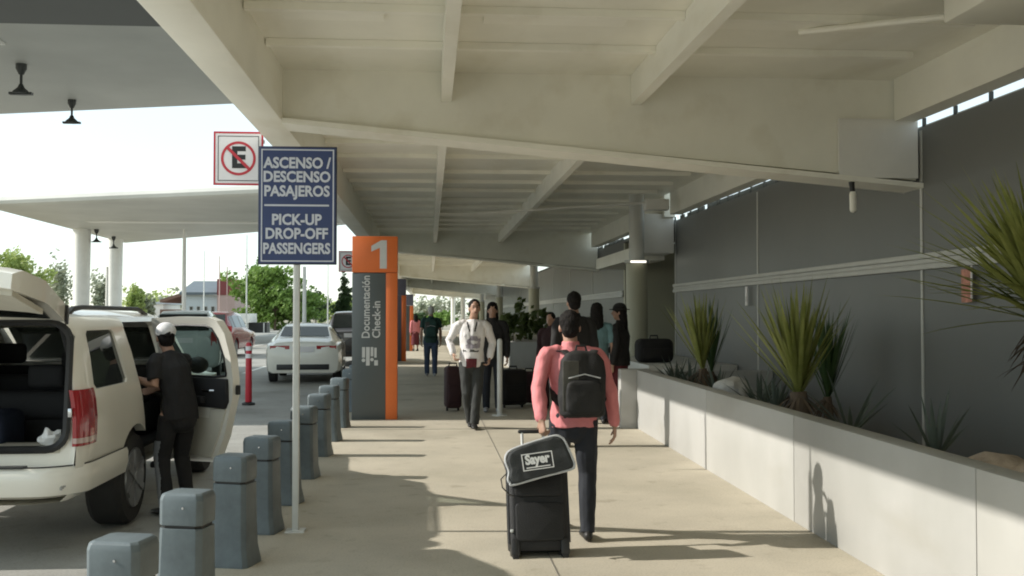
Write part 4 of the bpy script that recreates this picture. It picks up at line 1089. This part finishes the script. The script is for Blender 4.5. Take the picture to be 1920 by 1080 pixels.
for e in (1, -1):
    MB().tube([(e * .165 - .02, .03, .012), (e * .165 + .02, .03, .012)], .043, 16).build('wheel', M['tyre'], sc_t)
    MB().box(e * .165 - .03, e * .165 + .03, -.015, .09, .02, .13).build('wheel_guard', M['trim_black'], sc_t, bevel=.012)
    MB().tube([(e * .075 - .0, .17, .60), (e * .075, .17, .865)], .0105, 10).build('handle_rod', M['galv'], sc_t)
    MB().box(e * .195 - .008, e * .195 + .008, -.008, .012, .56, .60).build('corner_clip', M['galv'], sc_t, bevel=.004)
MB().tube([(-.09, .17, .872), (.09, .17, .872)], .014, 10, cap='round').build('grip', M['trim_black'], sc_t)
MB().box(-.196, -.176, -.004, .008, .17, .19).build('corner_clip', M['galv'], sc_t, bevel=.003)
MB().tube([(-.05, -.02, .535), (-.05, -.045, .525), (-.05, -.045, .505)], .006, 8).build('zip_pull', M['galv'], sc_t)

# duffel bag riding on the case
bx, bz = at(1009, 862, 6.93)
du = thing('duffel_bag', 'dark grey bag with pale piping and white lettering, on top of the trolley case', 'bag', (bx, 6.86, bz))
du.rotation_euler = (R(-14), R(-7), R(3))
OUT = [(-.215, -.115), (-.195, -.130), (.0, -.105), (.195, -.085), (.225, -.060), (.222, -.02), (.19, .10), (.165, .135), (.12, .15), (-.02, .13), (-.15, .105), (-.205, .08), (-.225, .03), (-.212, -.04), (-.226, -.09)]
m = MB()
def sc_(P, k, y): return [V((x * k, y, z * k)) for x, z in P]
m.loft([sc_(OUT, .90, -.035), sc_(OUT, .985, -.02), sc_(OUT, 1, .0), sc_(OUT, 1.0, .10), sc_(OUT, .96, .19), sc_(OUT, .86, .205)])
link_mesh('body', fuse(m, .007, 2, .004, 9), M['duffel'], du, smooth=60)
def smooth_loop(P, y, n=4):
    o = []
    for i in range(len(P)):
        p0, p1, p2, p3 = [V((P[(i + k) % len(P)][0], y, P[(i + k) % len(P)][1])) for k in (-1, 0, 1, 2)]
        for j in range(n):
            u = j / n; o.append(.5 * ((2 * p1) + (p2 - p0) * u + (2 * p0 - 5 * p1 + 4 * p2 - p3) * u * u + (3 * p1 - p0 - 3 * p2 + p3) * u ** 3))
    return o + o[:1]
MB().tube(smooth_loop(OUT, -.018), .0085, 6, side=(0, 1, 0)).build('piping', M['piping'], du)
m = MB(); e = .006; X0, X1, Z0, Z1 = -.118, .088, -.055, .055
m.box(X0, X1, -.041, -.036, Z1 - e, Z1).box(X0, X1, -.041, -.036, Z0, Z0 + e).box(X0, X0 + e, -.0408, -.036, Z0 + e, Z1 - e).box(X1 - e, X1, -.0408, -.036, Z0 + e, Z1 - e)
m.build('logo_frame', M['label_white'], du)
text('lettering', 'Sayer', .085, M['label_white'], du, (-.015, -.039, .012), bold=.004, width=.165)
MB().box(-.095, .065, -.041, -.037, -.041, -.034).build('print_line', M['label_white'], du)
MB().tube([(-.215, .06, -.04), (-.262, .06, -.075), (-.262, .05, -.13), (-.225, .04, -.185), (-.19, .03, -.20)], [(.018, .004)] * 5, 8, side=(0, 1, 0)).build('strap', M['trim_black'], du)

# man in the white shirt walking towards us
ws, J, s = person('man in white shirt with grey print walking towards the camera, red cloth at his belt', (.60, 14.7, 0), R(180), 1.80,
    dict(hed=(-.035, .04, 1.688), nck=(-.02, .0, 1.535), shL=(-.185, 0, 1.47), elL=(-.30, -.07, 1.20), wrL=(-.25, .02, .99), shR=(.185, 0, 1.47), elR=(.325, -.07, 1.235), wrR=(.265, .06, 1.05),
         pel=(0, 0, .96), wst=(0, 0, 1.11), chs=(0, 0, 1.32),
         hpL=(-.085, 0, .93), knL=(-.07, .06, .52), anL=(-.03, .10, .10), hpR=(.085, 0, .93), knR=(.07, .03, .50), anR=(.015, -.12, .10)),
    top='white_shirt', legs='charcoal', collar=False, vox=.009, amp=.010, look=R(8), face=True, fat=.98, hands=(.6, .6))
def cloth_patch(name, shirt, cond, m, parent, off=.004):
    b = bmesh.new(); b.from_mesh(shirt.data); b.normal_update()
    bmesh.ops.delete(b, geom=[f for f in b.faces if not cond(f.calc_center_median(), f.normal)], context='FACES')
    for v in b.verts: v.co += v.normal * off
    me = bpy.data.meshes.new(name); b.to_mesh(me); b.free()
    return link_mesh(name, me, M[m], parent, smooth=60)
cloth_patch('shirt_print', J['shirt'], lambda c, n: n.y > .3 and abs(c.x + .0) < .105 + .03 * noise.noise(c * 14) and 1.13 + .03 * noise.noise(c * 11) < c.z < 1.30 and noise.noise(c * 16) > -.12, 'print', ws)
cloth_patch('shirt_print', J['shirt'], lambda c, n: n.y > .2 and abs(c.x - .02) < .11 and 1.08 < c.z < 1.115 and noise.noise(c * 20) > -.2, 'pack_grey', ws)
cloth_patch('lanyard', J['shirt'], lambda c, n: n.y > .0 and 1.36 < c.z < 1.50 and abs(abs(c.x) - .035 - (c.z - 1.36) * .25) < .010, 'black_cloth', ws)
cloth_patch('red_cloth', J['shirt'], lambda c, n: n.y > .0 and c.y > .06 and c.z < .985 and abs(c.x - .01) < .07, 'maroon', ws, .012)

# the others
X, _ = at(921, 600, 17.2)
person('person in black walking just behind the man in white shirt, mostly hidden', (X + .02, 17.2, 0), R(175), 1.80, dict(shR=(.19, 0, 1.45), elR=(.27, -.05, 1.17), wrR=(.25, .02, .93)), top='black_cloth', legs='navy', shoes='shoe_grey', hair_style='long', fat=1.05)
X, _ = at(808, 600, 27.0)
gm, J, s = person('man in dark green shirt with pale hair walking away down the shaded walkway', (X, 27.0, 0), 0, 1.82, dict(knL=(-.10, .10, .52), anL=(-.10, .20, .10), knR=(.10, .0, .50), anR=(.10, -.16, .11)), top='green_cloth', legs='jeans', shoes='shoe_grey', hair='hair_grey', hair_style='crop', sleeve=.36, vox=.012)
backpack('dark green backpack on the pale haired man', (X, 26.88, 1.02), 0, .32, .46, .16, 'green_cloth', 'pack_grey', vox=.012)
X, _ = at(779, 600, 46)
person('tiny woman in pink top and dark red skirt beside the far totem', (X, 46, 0), R(20), 1.62, top='pink', legs='maroon', vox=.014, skirt=True, hair_style='long')
X, _ = at(1076, 545, 12.6)
person('tall man in dark clothes whose head shows above the man in salmon shirt', (X, 12.6, 0), R(10), 1.88, top='black_cloth', legs='navy', vox=.011, fat=1.03, hair_style='short')
X, _ = at(1119, 600, 15.2)
person('woman with long black hair and teal top seen from behind', (X, 15.2, 0), R(-12), 1.77, top='teal', legs='navy', vox=.011, hair_style='long', sleeve=.42)
X, _ = at(1166, 600, 15.3)
person('woman in black with a dark brimmed hat standing beside the planter end', (X - .03, 15.3, 0), R(60), 1.76, dict(elR=(.26, .08, 1.15), wrR=(.20, .26, 1.05)), top='black_cloth', legs='maroon', vox=.011, hair_style='long', cap='hat', look=R(20), fat=1.1, group=None)
X, _ = at(1033, 600, 17.5)
person('short dark haired person in maroon left of the man in salmon shirt', (X, 17.5, 0), R(150), 1.64, top='maroon_dark', legs='maroon_dark', vox=.011, hair_style='short')
# man in black at the SUV
mk, J, s = person('man in black clothes and white cap reaching into the cream car', (-2.10, 8.93, ROAD), R(52), 1.60,
    dict(pel=(0, -.03, .86), wst=(0, -.01, 1.00), chs=(-.0, .06, 1.18), nck=(-.0, .12, 1.345), hed=(-.0, .165, 1.465),
         shL=(-.165, .09, 1.29), elL=(-.215, .02, 1.08), wrL=(-.235, .255, 1.13), hdL=V((-.2, .6, .5)), pnL=V((.2, .7, -.6)),
         shR=(.165, .10, 1.28), elR=(.21, .26, 1.07), wrR=(.12, .44, 1.02), knL=(-.11, .06, .47), anL=(-.14, -.05, .085), knR=(.09, .06, .47), anR=(.12, .0, .085)),
    top='black_cloth', legs='black_cloth', vox=.0075, sleeve=.40, cap='cap', amp=.009, fat=1.0, collar=False, look=R(-25))
cloth_patch('side_stripe', J['trousers'], lambda c, n: n.x < -.6 and abs(n.y) < .42 and c.x < -.08 and .08 < c.z < .62, 'shoe_grey', mk, .004)

m = MB()
for k in range(7):                                          # scuff on the bumper corner
    a = 1.5 * math.pi + .62 + .035 * k; xx = .654 + .305 * math.cos(a); yy = .185 + .305 * math.sin(a)
    z0 = .50 + .013 * k
    m.box(xx - .006, xx + .006, yy - .006, yy + .004, z0 - .012 - .004 * (k % 3), z0 + .018 + .005 * (k % 2))
m.build('scuff', M['road'], suv)
t = thing('cloth', 'crumpled white cloth lying on the boot sill of the cream car', 'cloth', (SX + .74, SY + .12, ROAD + .765))
mb = MB(); mb.ell((0, 0, .045), (.075, .05, .055), 20, 12); me = mb.mesh()
for v in me.vertices: v.co = v.co * (1 + .5 * noise.noise(V(v.co) * 22)); v.co.z = max(v.co.z, .0)
link_mesh('folds', me, M['label_white'], t, smooth=20)

# luggage standing about
def luggage(name, label, u, v, Y, w_, d_, h_, m, rz=0, z=0, group='dark luggage on the walkway', r=.06):
    X, _ = at(u, v, Y)
    t = thing(name, label, 'suitcase' if name == 'suitcase' else 'bag', (X, Y, z), rz, group)
    o = .05 if name == 'suitcase' else 0
    MB().box(-w_ / 2, w_ / 2, -d_ / 2, d_ / 2, o, h_).build('body', M[m], t, bevel=r, seg=4)
    MB().box(-w_ * .38, w_ * .38, -d_ / 2 - .02, -d_ / 2 + .01, h_ * .2, h_ * .6).build('front_pocket', M[m], t, bevel=.012)
    MB().tube([(-.07, 0, h_ - .01), (-.06, 0, h_ + .05), (.06, 0, h_ + .05), (.07, 0, h_ - .01)], .013, 8).build('handle', M['trim_black'], t)
    if o:
        for e in (1, -1): MB().tube([(e * w_ * .36 - .015, 0, .035), (e * w_ * .36 + .015, 0, .035)], .035, 12).build('wheel', M['tyre'], t)
    return t
luggage('suitcase', 'bulky black suitcase standing by the steel barrier post', 962, 700, 17.9, .44, .30, .66, 'black_cloth', R(10))
luggage('suitcase', 'black and maroon suitcase nearest the man in salmon shirt', 992, 700, 18.3, .40, .28, .60, 'maroon_dark', R(-15))
luggage('suitcase', 'dark maroon suitcase left of the man in white shirt', 849, 700, 17.4, .26, .36, .74, 'maroon_dark', R(8))
X, Z = at(1228, 660, 17.2)
luggage('holdall', 'large black bag resting on the ledge at the dark entrance', 1226, 660, 17.2, .62, .34, .40, 'black_cloth', R(5), .80, r=.10)

# ================================================================== BACKGROUND
def tree(label, u, vtop, Y, wpx, m, seed, n=3800, kind='tree', size=None, squash=1., base=ROAD, low=.40):
    X, ZT = at(u, vtop, Y)
    w_ = wpx / F * Y / 2; H = ZT - base
    rnd = random.Random(seed); cl = []
    for i in range(9):
        a = rnd.uniform(0, 6.28); q = rnd.uniform(.15, .75)
        rr_ = w_ * rnd.uniform(.38, .6)
        cl.append(((math.cos(a) * w_ * q * .8, math.sin(a) * w_ * q * .8, H * rnd.uniform(low, .80)), (rr_, rr_, H * .22 * squash)))
    cl.append(((0, 0, H * .80), (w_ * .5, w_ * .5, H * .2)))
    return bush('tree', label, 'tree', (X, Y, base), (w_, w_, H / 2), n, size or w_ * .055, m, seed, 'trees beyond the road', H * .35, cl)
tree('big bright green tree behind the blue sign post', 516, 490, 112, 172, 'leaf', 1, 12000, size=.24, low=.22)
tree('dark green tree behind the big bright one', 592, 545, 125, 60, 'leaf_dark', 2, 3000, size=.2)
tree('yellow green tree over the raised tailgate at the picture edge', 38, 472, 105, 130, 'leaf_pale', 3, 6000, size=.22)
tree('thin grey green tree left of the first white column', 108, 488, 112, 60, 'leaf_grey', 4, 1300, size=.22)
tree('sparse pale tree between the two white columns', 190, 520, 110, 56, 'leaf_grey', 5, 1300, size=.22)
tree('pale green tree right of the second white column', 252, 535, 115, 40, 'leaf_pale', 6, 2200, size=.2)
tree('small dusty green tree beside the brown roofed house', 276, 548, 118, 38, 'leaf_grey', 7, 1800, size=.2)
tree('small tree rising out of the big bright green tree', 472, 500, 116, 50, 'leaf', 8, 2600, size=.2)
tree('green tree at the far end of the walkway', 830, 585, 118, 70, 'leaf', 9, 3000, size=.22)
tree('dark tree at the far end of the walkway', 905, 580, 122, 60, 'leaf_dark', 10, 3000, size=.22)
tree('dim green tree behind the far totems', 775, 588, 125, 60, 'leaf_dark', 12, 3000, size=.22)
# conifer
def conifer(label, u, vtop, Y, wpx, seed):
    X, ZT = at(u, vtop, Y); H = ZT - ROAD; w_ = wpx / F * Y / 2
    cl = [((random.Random(seed + i).uniform(-.1, .1), 0, H * (.18 + .8 * i / 8)), (w_ * (1.05 - .9 * i / 8), w_ * (1.05 - .9 * i / 8), H * .09)) for i in range(9)]
    bush('tree', label, 'tree', (X, Y, ROAD), (w_, w_, H / 2), 5000, .12, 'leaf_dark', seed, 'trees beyond the road', H * .15, cl)
conifer('dark narrow conifer beside the orange totem', 645, 505, 74, 46, 41)
# row of hedge trees that closes the view far behind
for i in range(16):
    x = -150 + i * 15
    if -60 < x < 40 or True:
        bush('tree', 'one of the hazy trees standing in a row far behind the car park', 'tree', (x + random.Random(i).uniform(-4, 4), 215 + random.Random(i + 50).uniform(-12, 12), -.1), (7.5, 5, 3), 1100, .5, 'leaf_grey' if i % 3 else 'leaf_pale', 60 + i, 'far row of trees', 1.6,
             [((random.Random(i * 7 + k).uniform(-5, 5), random.Random(i * 5 + k).uniform(-2, 2), random.Random(i * 3 + k).uniform(1.8, 4.6)), (3.2, 3, 1.8)) for k in range(6)])

def pole(name, label, u, vtop, Y, r, m, group):
    X, Z = at(u, vtop, Y)
    t = thing(name, label, 'pole', (X, Y, ROAD), 0, group)
    MB().tube([(0, 0, 0), (0, 0, Z - ROAD)], [r, r * .7], 8).build('shaft', M[m], t)
    MB().tube([(0, 0, 0), (0, 0, .25)], [r * 2, r * 1.6], 8).build('base', M[m], t)
    return t
g = 'poles in the car park'
t = pole('lamp_post', 'white lamp post in front of the grey roofed building', 346, 430, 70, .16, 'white_paint', g)
pole('flag_pole', 'thin pole left of the flag poles', 383, 470, 105, .07, 'galv', g)
pole('flag_pole', 'thin flag pole before the red wall, left one', 412, 480, 108, .07, 'bldg_pink', g)
pole('flag_pole', 'thin flag pole before the red wall, right one', 426, 500, 108, .07, 'bldg_pink', g)
pole('lamp_post', 'white post between the two round columns', 201, 500, 80, .13, 'white_paint', g)
pole('lamp_post', 'grey post just right of the sign post', 571, 500, 60, .13, 'galv', g)
pole('lamp_post', 'thin pole between the sign and the conifer', 615, 497, 85, .06, 'galv', g)
pole('lamp_post', 'thin pole left of the blue sign over the green tree', 463, 440, 90, .07, 'galv', g)

def block(mb, u0, u1, v0, v1, Y, D):
    x0, z1 = at(u0, v0, Y); x1, z0 = at(u1, v1, Y)
    return x0, x1, Y, Y + D, max(z0, -.1), z1
# building with a grey roof
t = thing('house', 'pale building with a slate grey roof and red side', 'building', (0, 0, 0))
x0, x1, y0, y1, z0, z1 = block(None, 348, 409, 553, 600, 125, 14)
MB().box(x0, x1, y0, y1, -.1, z1).build('wall', M['bldg_white'], t)
xr0, zr = at(360, 531, 130); xr1, _ = at(411, 531, 130)
MB().prism([(x0 - .6, y0 - .6, z1), (x1 + .1, y0 - .6, z1), (xr1, y0 + 6, zr), (xr0, y0 + 6, zr)], lambda p, q: (p[0], p[1] + q * .0, p[2] + q), 0, .3).build('roof', M['roof_grey'], t)
for k in range(4):
    xx = x0 + (x1 - x0) * (.12 + .22 * k)
    f_ = MB().box(xx, xx + .42, y0 - .06, y0 - .002, 1.6, 2.6).build('window', M['wall_trim'], t)
    MB().box(xx + .05, xx + .37, y0 - .08, y0 - .0605, 1.66, 2.54).build('pane', M['dark_glass'], f_)
xa, za = at(407, 523, 124); xb, zb = at(440, 553, 124)
MB().box(xa, xb, 124, 136, zb, za).build('upper_wall', M['bldg_red'], t)
MB().box(xa, xb, 124.1, 136, -.1, zb - .01).build('lower_wall', M['bldg_pink'], t)
t = thing('house', 'small house with a sloping brown roof left of the white lamp post', 'building', (0, 0, 0))
x0, x1, y0, y1, z0, z1 = block(None, 300, 347, 566, 600, 128, 10)
MB().box(x0, x1, y0, y1, -.1, z1 - .9).build('wall', M['bldg_brown'], t)
xl, zl = at(303, 562, 128); xh, zh = at(347, 548, 128)
MB().prism([(xl, zl), (xh, zh), (xh, zh - .35), (xl, zl - .35)], lambda p, q: (p[0], q, p[1]), y0 - .8, y1).build('roof', M['bldg_brown'], t)
f_ = MB().box(x0 + .8, x0 + 1.5, y0 - .06, y0 - .002, .1, 1.9).build('door', M['bldg_pink'], t)
t = thing('house', 'low white house between the dusty tree and the brown roofed house', 'building', (0, 0, 0))
x0, x1, y0, y1, z0, z1 = block(None, 262, 306, 566, 600, 135, 9)
MB().box(x0, x1, y0, y1, -.1, z1 - .3).build('wall', M['white_paint'], t)
MB().box(x0 - .2, x1 + .2, y0 - .2, y1 + .2, z1 - .299, z1).build('roof', M['bldg_white'], t)
f_ = MB().box(x0 + .9, x0 + 1.7, y0 - .05, y0 - .002, .8, 1.8).build('window', M['dark_glass'], t)
# kiosk
t = thing('kiosk', 'flat roofed shelter with a bright white fascia and dark inside', 'kiosk', (0, 0, 0))
x0, z1 = at(404, 588, 96); x1, z0 = at(468, 605, 96)
MB().box(x0, x1, 96, 100, z0, z1).build('roof', M['white_paint'], t, bevel=.02)
xq, _ = at(497, 605, 97)
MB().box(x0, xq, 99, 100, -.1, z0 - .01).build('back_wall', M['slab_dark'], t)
MB().box(x0 + .3, xq, 98, 98.8, -.1, .85).build('counter', M['trim_black'], t)
for xx in (x0 + .1, x1 - .2, xq): MB().tube([(xx, 96.3, -.1), (xx, 96.3, z0)], .06, 8).build('post', M['wall_trim'], t)
# white pillars at the far end
for i, (u, lab) in enumerate(((868, 'white round pillar far off, just left of the man in white shirt'), (852, 'second white round pillar far off beside the first'))):
    X, Z = at(u, 575, 100)
    t = thing('pillar', lab, 'pillar', (X, 100 + i * 6, 0), 0, 'white pillars at the end of the walkway')
    MB().tube([(0, 0, 0), (0, 0, 3.3)], .22, 16).build('shaft', M['white_paint'], t)
    MB().tube([(0, 0, 3.3), (0, 0, 3.5)], [.3, .4], 16).build('capital', M['white_paint'], t)

bpy.data.scenes.remove(tmp_scene)
